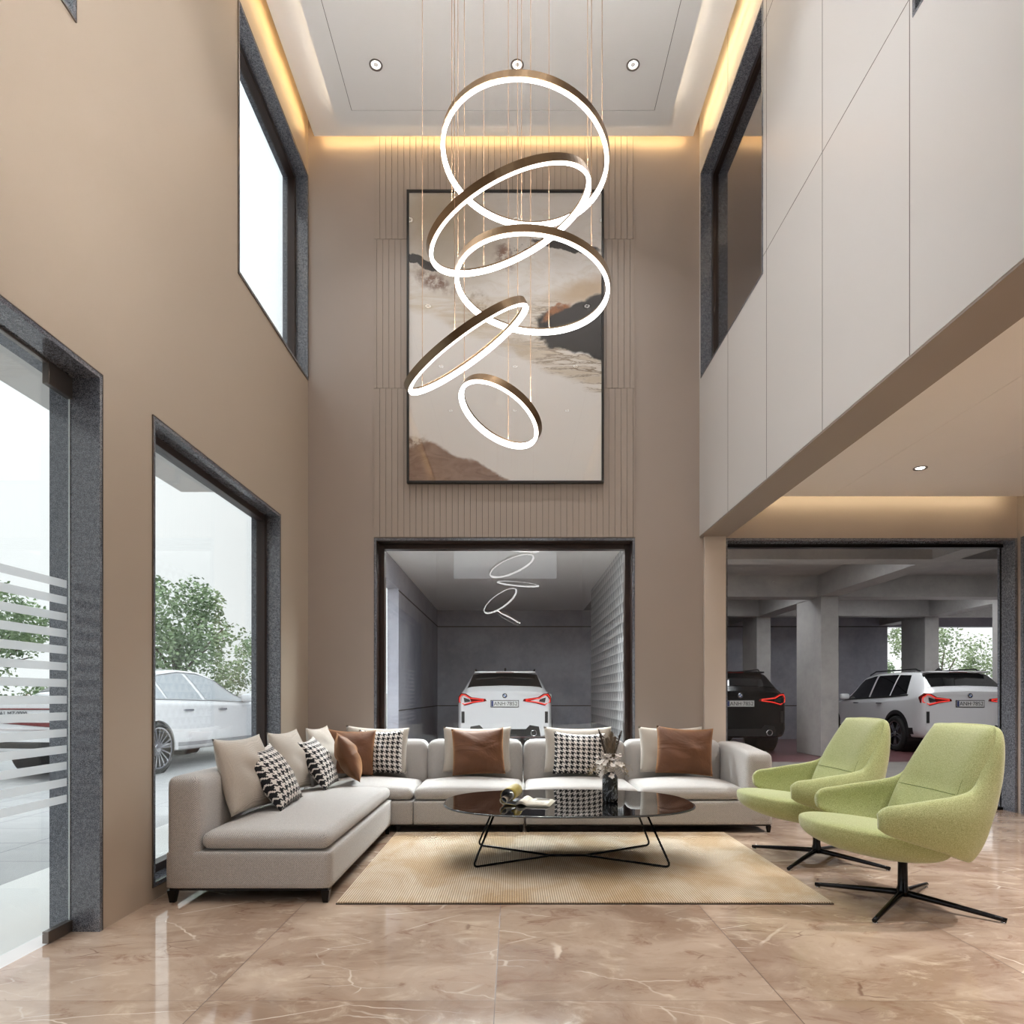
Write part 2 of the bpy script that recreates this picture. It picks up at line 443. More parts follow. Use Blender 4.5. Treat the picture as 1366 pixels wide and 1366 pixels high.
# ------------------------------------------------------------------ the room
XL, XR, YB = -2.0235, 1.846, 6.75
YR = -4.2; ZC = 6.95; T = .24
def wall_x(name, x0, x1, y0, y1, z0, z1, holes, mat):
    """a wall in the YZ plane with rectangular holes (ya,yb,za,zb)"""
    b = MB(); ys = sorted({y0, y1, *[h[0] for h in holes], *[h[1] for h in holes]}); zs = sorted({z0, z1, *[h[2] for h in holes], *[h[3] for h in holes]})
    for i in range(len(ys)-1):
        run = None
        for k in range(len(zs)-1):
            ym, zm = (ys[i]+ys[i+1])/2, (zs[k]+zs[k+1])/2
            if not any(h[0] < ym < h[1] and h[2] < zm < h[3] for h in holes): b.box(x0, x1, ys[i], ys[i+1], zs[k], zs[k+1])
    return struct(b.build(name, mat))
def wall_y(name, y0, y1, x0, x1, z0, z1, holes, mat):
    b = MB(); xs = sorted({x0, x1, *[h[0] for h in holes], *[h[1] for h in holes]}); zs = sorted({z0, z1, *[h[2] for h in holes], *[h[3] for h in holes]})
    for i in range(len(xs)-1):
        for k in range(len(zs)-1):
            xm, zm = (xs[i]+xs[i+1])/2, (zs[k]+zs[k+1])/2
            if not any(h[0] < xm < h[1] and h[2] < zm < h[3] for h in holes): b.box(xs[i], xs[i+1], y0, y1, zs[k], zs[k+1])
    return struct(b.build(name, mat))

struct(MB().box(XL-.14, 5.3, YR-.2, YB+.27, -.12, 0).build('floor', M['marble']), 'polished brown marble floor')
HD = 2.728
DOOR = (-1.2, 3.357, 0, HD); W2 = (3.833, 5.934, .078, HD); UW = (5.026, 6.735, 4.27, 6.285); UW2 = (1.42, 3.155, 4.27, 6.285)
wall_x('wall_left', XL-T, XL, YR, YB, 0, ZC, [DOOR, W2, UW, UW2], M['wall_tan'])
BW = (-1.372, 1.208, .08, 2.714); RW = (2.100, 4.985, .0, 2.714)
wall_y('wall_back', YB, YB+T, XL-T, 5.25, 0, ZC, [BW, RW], M['wall_taupe'])
wall_x('wall_right', XR, XR+.262, YR, YB, 2.735, ZC, [(5.033, 6.70, 4.27, 6.285), (1.42, 3.148, 4.28, 6.285)], M['white_panel'])
struct(MB().box(XR+.002, XR+.27, YR, YB, 2.722, 2.735).build('trim_1', M['soffit']), 'brown soffit under the white upper wall')
wall_y('wall_rear', YR-.2, YR, XL-T, 5.25, 0, ZC, [(-1.57,1.17,4.27,6.285), (2.78,4.85,0,2.72)], M['wall_tan'])
wall_x('wall_side', 4.99, 5.2, YR, YB, 0, 3.5, [(3.9, 6.70, 0, 2.714)], M['wall_taupe'])
struct(MB().box(XL-T, 5.25, YR-.2, YB+T, ZC, ZC+.2).build('ceiling', M['ceil']))
# joints on the white wall: thin dark reveals
def jlines(name, segs, mat): 
    b = MB()
    for s in segs: b.box(*s)
    return struct(b.build(name, mat))
jw = .0022
segs = []
for y in (5.857, 4.966, 4.07, 3.175, 2.28, 1.39, .5, -.4, -1.3, -2.2):
    zz = [(2.735, ZC)]
    if 5.033 < y < 6.7: zz = [(2.735, 4.27), (6.285, ZC)]
    if 1.42 < y < 3.148: zz = [(2.735, 4.28), (6.285, ZC)]
    for a, c in zz: segs.append((XR-.001, XR+.01, y-jw, y+jw, a, c))
for z in (4.395, 6.09):
    for a, c in ((3.148, 5.033), (YR, 1.42)): segs.append((XR-.001, XR+.01, a, c, z-jw, z+jw))
jlines('trim_2', segs, M['joint'])
# slatted feature panel on the back wall
gs = []; sl = MB(); x0, x1 = -1.371, 1.2085
for (za, zb, off) in ((2.72, 4.19, .0), (4.19, 5.663, .03), (5.663, 6.9, .0)):
    x = x0; first = True
    while x < x1 - 1e-4:
        nx = min(x1, (x0 + .0595*(math.floor((x - x0 - off)/.0595 + 1e-6) + 1) + off))
        sl.box(x+.0016, nx-.0016, YB-.014, YB-.004, za+.002, zb-.002)
        x = nx
struct(sl.build('wall_back_panel', M['slat']), 'vertical grooved taupe panel behind the picture')
struct(MB().box(x0, x1, YB-.004, YB+.001, 2.72, 6.9).build('trim_3', M['groove']))

# ceiling: ring, dropped panel, coves
RZ = 6.62; rg = MB(); g = .085
rg.box(XL+g, XR-g, YR+.1, YB-g, RZ, RZ+.05)
struct(rg.build('ceiling_border', M['ceil']))
PX0, PX1, PY1, PZ = -1.632, 1.457, 6.378, 6.48
pn = MB()
ix0, ix1, iy1, iw = -1.466, 1.289, 6.21, .0025
pn.box(PX0, PX1, YR+.6, PY1, PZ+.004, PZ+.045)
for bx in ((PX0, ix0-iw, YR+.6, PY1), (ix1+iw, PX1, YR+.6, PY1), (ix0-iw, ix1+iw, iy1+iw, PY1), (ix0+iw, ix1-iw, YR+.6, iy1-iw)): pn.box(bx[0], bx[1], bx[2], bx[3], PZ, PZ+.005)
struct(pn.build('ceiling_panel', M['ceil']), 'dropped white ceiling panel with recessed border line')
struct(MB().box(ix0-.02, ix1+.02, YR+.62, iy1+.02, PZ+.0030, PZ+.0042).build('trim_4', M['joint']))
led = MB()
led.box(XL+g-.008, XL+g, YR+.2, YB-.12, RZ+.03, RZ+.05); led.box(XR-g, XR-g+.008, YR+.2, YB-.12, RZ+.03, RZ+.05)
led.box(XL+.14, XR-.14, YB-g, YB-g+.008, RZ+.03, RZ+.05)
tag(led.build('cove_light', M['led_warm']), 'warm hidden light line around the high ceiling edge', 'light strip')
led = MB()
led.box(PX0+.06, PX0+.075, YR+.8, PY1-.1, PZ+.05, PZ+.062); led.box(PX1-.075, PX1-.06, YR+.8, PY1-.1, PZ+.05, PZ+.062); led.box(PX0+.1, PX1-.1, PY1-.075, PY1-.06, PZ+.05, PZ+.062)
tag(led.build('cove_light', M['led_soft']), 'soft light line glowing above the dropped ceiling panel', 'light strip')

# right bay ceiling, cove
bz = 3.085
bay = MB()
for a, c in ((2.11, 3.0685), (3.0715, 3.9485), (3.9515, 4.93)): bay.box(a, c, YR+.1, 6.60, bz, bz+.04)
bay.box(2.11, 4.93, YR+.1, 6.60, bz+.004, bz+.045)
struct(bay.build('ceiling_bay', M['bay_ceil']), 'low cream ceiling over the right bay')
struct(MB().box(2.1, 5.2, YR, YB, 3.4, 3.5).build('ceiling_slab', M['bay_ceil']))
led = MB(); led.box(2.2, 4.85, 6.60, 6.608, bz+.02, bz+.04); led.box(4.93, 4.938, 5.6, 6.5, bz+.02, bz+.04)
tag(led.build('cove_light', M['led_bay']), 'warm light line washing the wall above the garage window', 'light strip')
# pilaster and beam end at the right of the back wall
struct(MB().box(1.885, 2.095, YB-.045, YB, 0, 2.722).build('pillar', M['pilaster'], bevel=.004), 'pale pilaster beside the garage window')
# upper room behind right windows
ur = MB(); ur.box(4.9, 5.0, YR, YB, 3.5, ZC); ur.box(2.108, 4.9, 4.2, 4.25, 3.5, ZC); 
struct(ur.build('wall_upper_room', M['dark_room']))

# ------------------------------------------------------------------ windows / doors in the left wall
def win_left(idx, h, sill=True, frame=True):
    ya, yb, za, zb = h; xi, xo = XL, XL-T
    w = struct(empty('window_%d' % idx), None)
    b = MB(); t = .022; e = .006
    b.box(xo, xi+e, ya, ya+t, za, zb); b.box(xo, xi+e, yb-t, yb, za, zb); b.box(xo, xi+e, ya+t, yb-t, zb-t, zb); b.box(xo, xi+e, ya+t, yb-t, za, za+t)
    b.build('stone_lining', M['granite'], w)
    f = MB(); a0, a1 = xi-.18, xi-.105; q = .05
    f.box(a0, a1, ya+t, ya+t+q, za+t, zb-t); f.box(a0, a1, yb-t-q, yb-t, za+t, zb-t); f.box(a0, a1, ya+t+q, yb-t-q, zb-t-q, zb-t); f.box(a0, a1, ya+t+q, yb-t-q, za+t, za+t+q)
    f.build('window_frame', M['wood_frame'], w, bevel=.003)
    MB().box(xi-.146, xi-.138, ya+t+q, yb-t-q, za+t+q, zb-t-q).build('pane', M['glass'], w)
    m = MB(); s = .004
    for (p, r, u, v) in ((ya-s, ya, za-s, zb+s), (yb, yb+s, za-s, zb+s), (ya, yb, zb, zb+s), (ya, yb, za-s, za)): m.box(xi-.002, xi+.008, p, r, u, v)
    m.build('edge_strip', M['trim_metal'], w)
    return w
win_left(2, W2); win_left(3, UW); win_left(4, UW2)
# glass entrance door
d = struct(empty('door_1'), None)
ya, yb, za, zb = DOOR; t = .022
b = MB(); b.box(XL-T, XL+.006, yb-t, yb, 0, zb); b.box(XL-T, XL+.006, ya, ya+t, 0, zb); b.box(XL-T, XL+.006, ya+t, yb-t, zb-t, zb); b.build('stone_lining', M['granite'], d)
gx0, gx1 = -2.167, -2.161
leafs = ((2.12, yb-t-.004), (.88, 2.112), (-.36, .872), (ya+t+.004, -.368))
for (p, q) in leafs: 
    gl = MB().box(gx0, gx1, p, q, .055, 2.692).build('pane', M['glass'], d)
ed = MB()
for (p, q) in leafs: ed.box(gx0-.0003, gx1+.0003, q-.0012, q, .055, 2.692); 
ed.build('glass_edge', pm('glass_edge', srgb(214,222,222), .2), d)
fr = MB()
for k in range(14):
    z = .637 + .0797*k
    fr.box(gx1+.0005, gx1+.002, ya+.1, yb-t-.03, z, z+.038)
fr.build('frosted_stripes', M['frost'], d)
pf = MB()
for (p, q) in leafs[:1]:
    pf.box(-2.18, -2.148, q-.17, q+.002, 2.6, 2.704); pf.box(-2.18, -2.148, q-.17, q+.002, .004, .06)
pf.build('patch_fitting', M['trim_metal'], d, bevel=.003)
MB().box(-2.176, -2.152, ya+t, yb-t, 2.694, 2.706).build('head_rail', M['trim_metal'], d)
m = MB(); s = .004; m.box(XL-.002, XL+.008, yb, yb+s, 0, zb+s); m.box(XL-.002, XL+.008, ya, yb, zb, zb+s); m.build('edge_strip', M['trim_metal'], d)
struct(MB().box(-3.13, XL-.14, -6, 7.0, -.12, -.004).build('threshold', M['slab']), 'white stone landing outside the entrance')

# back window and garage window
def win_back(idx, h, bottom=True, head=None):
    xa, xb, za, zb = h; yi = YB
    w = struct(empty('window_%d' % idx), None); t = .022
    b = MB(); b.box(xa, xa+t, yi-.006, yi+T, za, zb); b.box(xb-t, xb, yi-.006, yi+T, za, zb); b.box(xa+t, xb-t, yi-.006, yi+T, zb-t, zb)
    if bottom: b.box(xa+t, xb-t, yi-.006, yi+T, za, za+t)
    b.build('stone_lining', M['granite'], w)
    return w, t
w, t = win_back(5, BW); xa, xb, za, zb = BW; q = .055
f = MB(); f.box(xa+t, xa+t+q, YB+.14, YB+.235, za+t, zb-t); f.box(xb-t-q, xb-t, YB+.14, YB+.235, za+t, zb-t); f.box(xa+t+q, xb-t-q, YB+.14, YB+.235, zb-t-q, zb-t); f.box(xa+t+q, xb-t-q, YB+.14, YB+.235, za+t, za+t+q)
lin = MB(); lin.box(xa+t, xa+t+.004, YB+.02, YB+.14, za+t, zb-t); lin.box(xb-t-.004, xb-t, YB+.02, YB+.14, za+t, zb-t); lin.box(xa+t, xb-t, YB+.02, YB+.14, zb-t-.004, zb-t)
lin.build('frame_liner', M['wood_frame'], w)
f.build('window_frame', M['wood_frame'], w, bevel=.003)
MB().box(xa+t+q, xb-t-q, YB+.184, YB+.192, za+t+q, zb-t-q).build('pane', M['glass'], w)
w, t = win_back(6, RW, bottom=False); xa, xb, za, zb = RW
f = MB(); f.box(xa+t, xb-t, YB+.16, YB+.23, zb-t-.035, zb-t); f.box(xa+t, xa+t+.02, YB+.16, YB+.23, 0, zb-t); f.box(xb-t-.004, xb-t, YB+.185, YB+.203, 0, zb-t); f.box(xa+t, xb-t, YB+.16, YB+.23, 0, .03)
f.build('window_frame', M['dark_metal'], w)
MB().box(xa+t+.02, xb-t-.004, YB+.19, YB+.198, .03, zb-t-.035).build('pane', M['glass_clear'], w)
# right upper windows (inner glazing)
for idx, (ya, yb, za, zb) in ((7, (5.033, 6.70, 4.27, 6.285)), (8, (1.42, 3.148, 4.28, 6.285))):
    w = struct(empty('window_%d' % idx), None); b = MB(); t = .022
    b.box(XR-.004, XR+.262, ya, ya+t, za, zb); b.box(XR-.004, XR+.262, yb-t, yb, za, zb); b.box(XR-.004, XR+.262, ya+t, yb-t, zb-t, zb); b.box(XR-.004, XR+.262, ya+t, yb-t, za, za+t*.5)
    b.build('stone_lining', M['granite'], w)
    f = MB(); q = .05; a0, a1 = XR+.1, XR+.16
    f.box(a0, a1, ya+t, ya+t+q, za+.011, zb-t); f.box(a0, a1, yb-t-q, yb-t, za+.011, zb-t); f.box(a0, a1, ya+t+q, yb-t-q, zb-t-q, zb-t); f.box(a0, a1, ya+t+q, yb-t-q, za+.011, za+.03)
    f.build('window_frame', M['wood_frame'], w)
    MB().box(XR+.126, XR+.134, ya+t+q, yb-t-q, za+.03, zb-t-q).build('pane', M['glass_refl'], w)
# side opening at far right
w = struct(empty('door_2'), None); b = MB()
b.box(4.984, 5.2, 6.66, 6.70, 0, 2.714); b.box(4.984, 5.2, 3.9, 6.66, 2.69, 2.714); b.box(4.984, 5.2, 3.9, 3.94, 0, 2.69); b.build('stone_lining', M['granite'], w)
MB().box(5.15, 5.19, 3.94, 6.66, 0, 2.69).build('door_leaf', M['wood_frame'], w)

# ------------------------------------------------------------------ downlights
def downlight(x, y, z, label, group, power, size=.055, kids=True, blend=.9, ang=100):
    o = thing('downlight', label, 'ceiling light', (x, y, z), 0, group)
    MB().lathe([(size*.62, .028), (size*.8, .004), (size*.82, -.004), (size, -.006), (size*1.02, .001), (size*.9, .004), (size*.66, .03)], n=28, close=True).build('trim_ring', M['trim_metal'], o, smooth=True)
    MB().lathe([(0.0, .012), (size*.6, -.003), (size*.66, .006), (0.0, .006)], n=24).build('lens', M['lamp'], o)
    L = bpy.data.lights.new('spot', 'SPOT'); L.energy = power; L.spot_size = R(ang); L.spot_blend = blend; L.shadow_soft_size = .04; L.color = (1, .985, .965)
    lo = bpy.data.objects.new('spot', L); COL.objects.link(lo); lo.parent = o; lo.location = (0,0,-.012)
    return o
nm = {0: 'row nearest the picture wall', 1: 'second row from the picture wall', 2: 'third row from the picture wall', 3: 'fourth row from the picture wall'}
sd = {0: 'left', 1: 'middle', 2: 'right'}
SPOT = 105
for r, y in enumerate((5.76, 4.07, 2.37, .67)):
    for c, x in enumerate((-1.155, .038, 1.015)):
        downlight(x, y, PZ-.002, 'round downlight in the high ceiling, %s of the %s' % (sd[c], nm[r]), 'recessed downlights in the high ceiling', SPOT if r < 2 else SPOT*.6)
downlight(3.45, 5.78, bz-.002, 'round recessed downlight in the low cream ceiling of the right bay', None, 300, .055)
for (x, y, w_) in ((3.45, 3.6, 'above the space behind the green chairs'), (4.4, 2.4, 'near the side wall'), (3.45, 1.2, 'behind the viewpoint'), (4.4, -.4, 'near the side wall, behind the viewpoint')):
    downlight(x, y, bz-.002, 'added unseen downlight brightening the low bay ceiling, ' + w_, None, 340, .055)  # extra out-of-view lamps added to lift the bay ceiling brightness

# ------------------------------------------------------------------ chandelier
CHY = 3.0
ch = thing('ring_chandelier', 'five-ring bronze and white light chandelier hanging on thin cords in the double-height space', 'chandelier', (.0, CHY, PZ))
MB().lathe([(0.0, -.001), (.30, -.001), (.30, -.03), (.0, -.03)], n=48).build('ceiling_plate', M['bronze'], ch, smooth=False)
rings = [(.052, 3.504, .361, (.11, .104, .989), (586, 689, 806)), (-.015, 3.229, .373, (-.369, -.153, .917), (574, 619, 766)), (.085, 2.945, .333, (.093, .052, .994), (614, 753, 813)),
         (-.200, 2.672, .308, (-.545, -.234, .805), (553, 599, 686)), (-.061, 2.387, .19, (.469, .222, .855), (625, 686, 717))]
for (cx_, cz_, rr, nn, targ) in rings:
    n_ = Vector(nn).normalized(); e1 = n_.cross(Vector((0,1,.01))).normalized(); e2 = n_.cross(e1)
    C0 = Vector((cx_, 0, cz_ - PZ)); hh = .026; th = .015
    k = rr/.36; 
    def prof(sec, N=96):
        b = MB(); vs = []
        for i in range(N):
            t_ = 2*pi*i/N; dr = cos(t_)*e1 + sin(t_)*e2
            for (a, c) in sec: vs.append(C0 + dr*(rr + a) + n_*c)
        q = len(sec); fs = []
        for i in range(N):
            j = (i+1) % N
            for s_ in range(q): s2 = (s_+1) % q; fs.append((i*q+s_, i*q+s2, j*q+s2, j*q+s_))
        b.add(vs, fs); return b
    ring = prof([(.010, -.005), (.010, hh), (.0075, hh), (.0075, hh*.5), (-.0055, hh*.5), (-.0055, hh*.78), (-.008, hh*.78), (-.008, hh*.5-.003), (.007, hh*.5-.003), (.007, -.005)]).build('ring', M['bronze'], ch, smooth=False)
    prof([(.0065, -.009), (.0065, .012), (-.0085, .012), (-.0085, -.009)]).build('light_strip', M['led_ring'], ring)
    prof([(.006, hh*.5+.001), (.006, hh*.5+.003), (-.004, hh*.5+.003), (-.004, hh*.5+.001)]).build('added_uplight', M['led_fill'], ring)  # added emitter hidden in the ring channel, only brightens the ceiling
    best = None
    for i in range(360):
        t_ = 2*pi*i/360
        us = sorted(CX + F*((C0 + (cos(t_+a)*e1 + sin(t_+a)*e2)*rr).x)/(CHY + (C0 + (cos(t_+a)*e1 + sin(t_+a)*e2)*rr).y) for a in (0, 2*pi/3, 4*pi/3))
        er = sum((p_-q_)**2 for p_, q_ in zip(us, targ))
        if best is None or er < best[0]: best = (er, t_)
    for a in (0, 2*pi/3, 4*pi/3):
        p_ = C0 + (cos(best[1]+a)*e1 + sin(best[1]+a)*e2)*rr + n_*hh*.75
        MB().tube([p_, (p_.x, p_.y, -.004)], .0016, 6).build('cord', M['wire'], ring)

# ------------------------------------------------------------------ picture
pic = thing('framed_picture', 'large black-framed abstract print in cream, tan and black on the grooved wall', 'picture', (-.073, YB-.014, 4.68))
hw, hh = .967, 1.437
f = MB(); fw = .022; D = .05
f.box(-hw, hw, -D, 0, hh-fw, hh); f.box(-hw, hw, -D, 0, -hh, -hh+fw); f.box(-hw, -hw+fw, -D, 0, -hh+fw, hh-fw); f.box(hw-fw, hw, -D, 0, -hh+fw, hh-fw)
f.build('frame', pm('frame_black', srgb(30,26,25), .35), pic, bevel=.002)
MB().grid(lambda u, v: ((u*2-1)*(hw-fw), -.03, (v*2-1)*(hh-fw)), 1, 1).build('print', M['art'], pic)
MB().box(-hw+fw, hw-fw, -.042, -.039, -hh+fw, hh-fw).build('glazing', M['glass_art'], pic)

# ------------------------------------------------------------------ soft furniture helpers
def soft(b, x0, x1, y0, y1, z0, z1, r=.04, puff=0.0, n=14, side=.0, bow=None):
    """rounded cushion block; puff raises the top, side bulges the sides"""
    c = Vector(((x0+x1)/2, (y0+y1)/2, (z0+z1)/2)); hx = Vector(((x1-x0)/2, (y1-y0)/2, (z1-z0)/2)); r = min(r, *(h*.98 for h in hx))
    def wp(t): return math.copysign(1 - (1-abs(t))**1.7, t)
    def P(p):
        q = Vector((p.x*hx.x, p.y*hx.y, p.z*hx.z)); inn = Vector([max(-(hx[i]-r), min(hx[i]-r, q[i])) for i in range(3)])
        d = q - inn
        if d.length > 1e-9:
            q = inn + d.normalized()*r if sum(1 for i in range(3) if abs(d[i]) > 1e-9) > 1 else q
        k = (1-p.x**2)*(1-p.y**2)
        if p.z > 0: q.z += puff*p.z*max(0, k)**.85
        q.x += side*p.x*(1-p.y**2)*(1-p.z**2); q.y += side*p.y*(1-p.x**2)*(1-p.z**2)
        return c + q
    for ax in range(3):
        for sg in (-1, 1):
            def fn(u, v):
                a, e = wp(u*2-1), wp(v*2-1); l = [0,0,0]; l[ax] = sg; l[(ax+1) % 3] = a; l[(ax+2) % 3] = e
                return P(Vector(l))
            b.grid(fn, n, n, uv=False)
    return b
def cushion_obj(name, args, mat, parent, **k):
    return soft(MB(), *args, **k).build(name, mat, parent, smooth=True, merge=True)

SG = 'sections of the grey corner sofa'
def leg(x, y, parent, z=.075, s=.02):
    b = MB(); b.add([(x-s*.6,y-s*.6,0),(x+s*.6,y-s*.6,0),(x+s*.6,y+s*.6,0),(x-s*.6,y+s*.6,0),(x-s,y-s,z),(x+s,y-s,z),(x+s,y+s,z),(x-s,y+s,z)],
                    [(0,3,2,1),(4,5,6,7),(0,1,5,4),(1,2,6,5),(2,3,7,6),(3,0,4,7)])
    b.build('leg', M['dark_metal'], parent)
# left section, running along the left wall
s1 = thing('sofa_section', 'grey woven sofa section with open end running along the left wall', 'sofa', (0,0,0), 0, SG)
cushion_obj('base', (-1.93, -1.015, 3.79, 5.745, .078, .288), M['sofa'], s1, r=.018, n=8)
cushion_obj('backrest', (-1.93, -1.745, 3.787, 5.745, .09, .705), M['sofa'], s1, r=.05, n=14, puff=.0)
cushion_obj('seat_cushion', (-1.742, -1.025, 3.80, 5.742, .292, .392), M['sofa'], s1, r=.045, n=18, puff=.05)
MB().box(-1.915, -1.03, 3.805, 5.74, .068, .079).build('base_rail', M['dark_metal'], s1)
for x in (-1.90, -1.045):
    for y in (3.82, 5.70): leg(x, y, s1, .07, .024)
# corner and middle section along the back wall
s2 = thing('sofa_section', 'grey woven sofa section filling the corner, under the left half of the back window', 'sofa', (0,0,0), 0, SG)
cushion_obj('base', (-1.93, -.843, 5.752, 6.69, .065, .268), M['sofa'], s2, r=.015, n=8)
cushion_obj('base', (-.841, .094, 5.752, 6.69, .065, .268), M['sofa'], s2, r=.015, n=8)
cushion_obj('seat_cushion', (-1.735, -.848, 5.757, 6.46, .272, .372), M['sofa'], s2, r=.045, n=18, puff=.055)
cushion_obj('seat_cushion', (-.838, .088, 5.757, 6.46, .272, .372), M['sofa'], s2, r=.045, n=18, puff=.055)
cushion_obj('backrest', (-1.93, -1.74, 5.755, 6.69, .09, .705), M['sofa'], s2, r=.05, n=12)
cushion_obj('backrest', (-1.735, -.815, 6.45, 6.69, .27, .735), M['sofa'], s2, r=.07, n=14, puff=.01, side=.012)
cushion_obj('backrest', (-.805, .088, 6.45, 6.69, .27, .735), M['sofa'], s2, r=.07, n=14, puff=.01, side=.012)
MB().box(-1.0, .085, 5.77, 6.68, .055, .066).build('base_rail', M['dark_metal'], s2)
for x, y in ((-1.88, 6.6), (.07, 5.78), (.07, 6.6), (-.97, 5.79)): leg(x, y, s2, .057, .018)
# right section with arm
s3 = thing('sofa_section', 'grey woven sofa section with a rounded arm, beside the green chairs', 'sofa', (0,0,0), 0, SG)
cushion_obj('base', (.108, 2.19, 5.752, 6.69, .065, .268), M['sofa'], s3, r=.015, n=8)
cushion_obj('seat_cushion', (.112, 1.066, 5.757, 6.46, .272, .372), M['sofa'], s3, r=.045, n=18, puff=.055)
cushion_obj('seat_cushion', (1.072, 1.972, 5.757, 6.46, .272, .372), M['sofa'], s3, r=.045, n=18, puff=.055)
cushion_obj('backrest', (.112, 1.066, 6.45, 6.69, .27, .735), M['sofa'], s3, r=.07, n=14, puff=.01, side=.012)
cushion_obj('backrest', (1.072, 1.968, 6.45, 6.69, .27, .735), M['sofa'], s3, r=.07, n=14, puff=.01, side=.012)
arm = soft(MB(), 1.975, 2.2, 5.745, 6.69, .07, .715, r=.06, n=14)
arm.v = [(x, y, z - (.04*max(0, (6.3-y)/.55) if z > .4 else 0)) for (x, y, z) in arm.v]
arm.build('armrest', M['sofa'], s3, smooth=True, merge=True)
MB().box(.12, 2.18, 5.77, 6.68, .055, .066).build('base_rail', M['dark_metal'], s3)
for x, y in ((.13, 5.78), (2.165, 5.78), (.13, 6.6), (2.16, 6.6)): leg(x, y, s3, .057, .018)

# ------------------------------------------------------------------ cushions
def pillow(name, label, mat, w, h, t, loc, rz, tilt, roll=0, group=None, seed=0, n=22):
    b = MB(); rnd = random.Random(seed); ph = [rnd.uniform(0, 6.28) for _ in range(6)]
    def shape(u, v, sg):
        x, z = u*2-1, v*2-1
        ex = 1 - .055*(1 - z*z) ; ez = 1 - .055*(1 - x*x)   # sides drawn in between the corners
        px, pz = x*ex*w/2, z*ez*h/2
        k = max(0, (1-x*x)*(1-z*z))
        th = t/2*(k**.58)*1.08
        wv = .006*sin(7*x+ph[0]+3*z)*(1-x*x) + .006*sin(9*z+4*x+ph[1])*(1-z*z)
        wv += .012*mnoise.noise((x*1.6+seed*3.1, z*1.6, seed*1.7))
        return (px, sg*(th + wv*k), pz - .012*(1-x*x)*max(0, z))
    for sg in (-1, 1):
        b.grid(lambda u, v: shape(u, v, sg), n, n)
    o = b.build(name, mat, None, smooth=True, merge=True)
    o.rotation_euler = (Matrix.Rotation(rz, 3, 'Z') @ Matrix.Rotation(-tilt, 3, 'X') @ Matrix.Rotation(roll, 3, 'Y')).to_euler()
    o.location = loc
    tag(o, label, 'cushion', group); return o
GB, GH, GV = 'beige back cushions on the sofa', 'houndstooth cushions on the sofa', 'brown satin cushions on the sofa'
d90 = R(90)
pillow('throw_pillow', 'plain beige cushion at the open near end of the left sofa section', M['beige'], .56, .48, .19, (-1.695, 4.34, .665), R(82), R(15), 0, GB, 1)
pillow('throw_pillow', 'plain beige cushion between the two houndstooth cushions along the left wall', M['beige'], .56, .47, .19, (-1.69, 5.18, .665), R(86), R(15), 0, GB, 2)
pillow('throw_pillow', 'plain beige cushion in the sofa corner, mostly behind a houndstooth cushion', M['beige'], .50, .46, .18, (-1.69, 6.08, .66), R(84), R(15), 0, GB, 3)
pillow('throw_pillow', 'black and white houndstooth cushion closest to the sofa open end', M['hound'], .50, .44, .17, (-1.575, 4.52, .625), R(90), R(31), R(-3), GH, 4)
pillow('throw_pillow', 'black and white houndstooth cushion beside the tilted brown cushion', M['hound'], .48, .43, .17, (-1.545, 5.44, .625), R(91), R(30), R(-2), GH, 5)
pillow('throw_pillow', 'brown satin cushion seen edge-on, leaning sideways in the sofa corner', M['velvet'], .42, .43, .17, (-1.395, 5.78, .64), R(106), R(24), 0, GV, 6)
pillow('throw_pillow', 'brown satin cushion facing forward in the corner, overlapping a houndstooth cushion', M['velvet'], .46, .42, .17, (-1.49, 6.22, .645), R(4), R(14), R(2), GV, 7)
pillow('throw_pillow', 'black and white houndstooth cushion tucked behind the forward-facing brown corner cushion', M['hound'], .42, .41, .14, (-1.225, 6.315, .64), R(-2), R(12), 0, GH, 8)
pillow('throw_pillow', 'plain beige cushion behind the corner houndstooth cushion on the back sofa', M['beige'], .60, .43, .15, (-1.28, 6.405, .655), 0, R(10), R(2), GB, 9)
pillow('throw_pillow', 'plain beige cushion behind the single brown cushion left of the table vase', M['beige'], .64, .43, .16, (-.335, 6.385, .655), 0, R(10), 0, GB, 10)
pillow('throw_pillow', 'brown satin cushion standing alone in the centre of the back sofa', M['velvet'], .48, .43, .17, (-.315, 6.225, .65), R(2), R(13), R(-2), GV, 11)
pillow('throw_pillow', 'plain beige cushion behind the houndstooth cushion nearest the vase', M['beige'], .64, .43, .16, (.61, 6.385, .655), 0, R(10), 0, GB, 12)
pillow('throw_pillow', 'black and white houndstooth cushion behind the vase of flowers', M['hound'], .47, .39, .16, (.605, 6.23, .63), R(-2), R(13), R(2), GH, 13)
pillow('throw_pillow', 'plain beige cushion partly hidden by the brown cushion next to the sofa arm', M['beige'], .60, .43, .16, (1.48, 6.385, .655), 0, R(10), 0, GB, 14)
pillow('throw_pillow', 'brown satin cushion next to the rounded sofa arm', M['velvet'], .51, .44, .17, (1.565, 6.225, .655), R(-6), R(13), R(3), GV, 15)

# ------------------------------------------------------------------ rug
rug = thing('area_rug', 'ribbed golden cream rug under the coffee table', 'rug')
MB().box(-.975, 1.772, 3.775, 5.72, .004, .014).build('pile', M['rug'], rug, bevel=.003)
MB().box(-.978, 1.775, 3.772, 5.723, 0, .005).build('border', M['rug_edge'], rug)

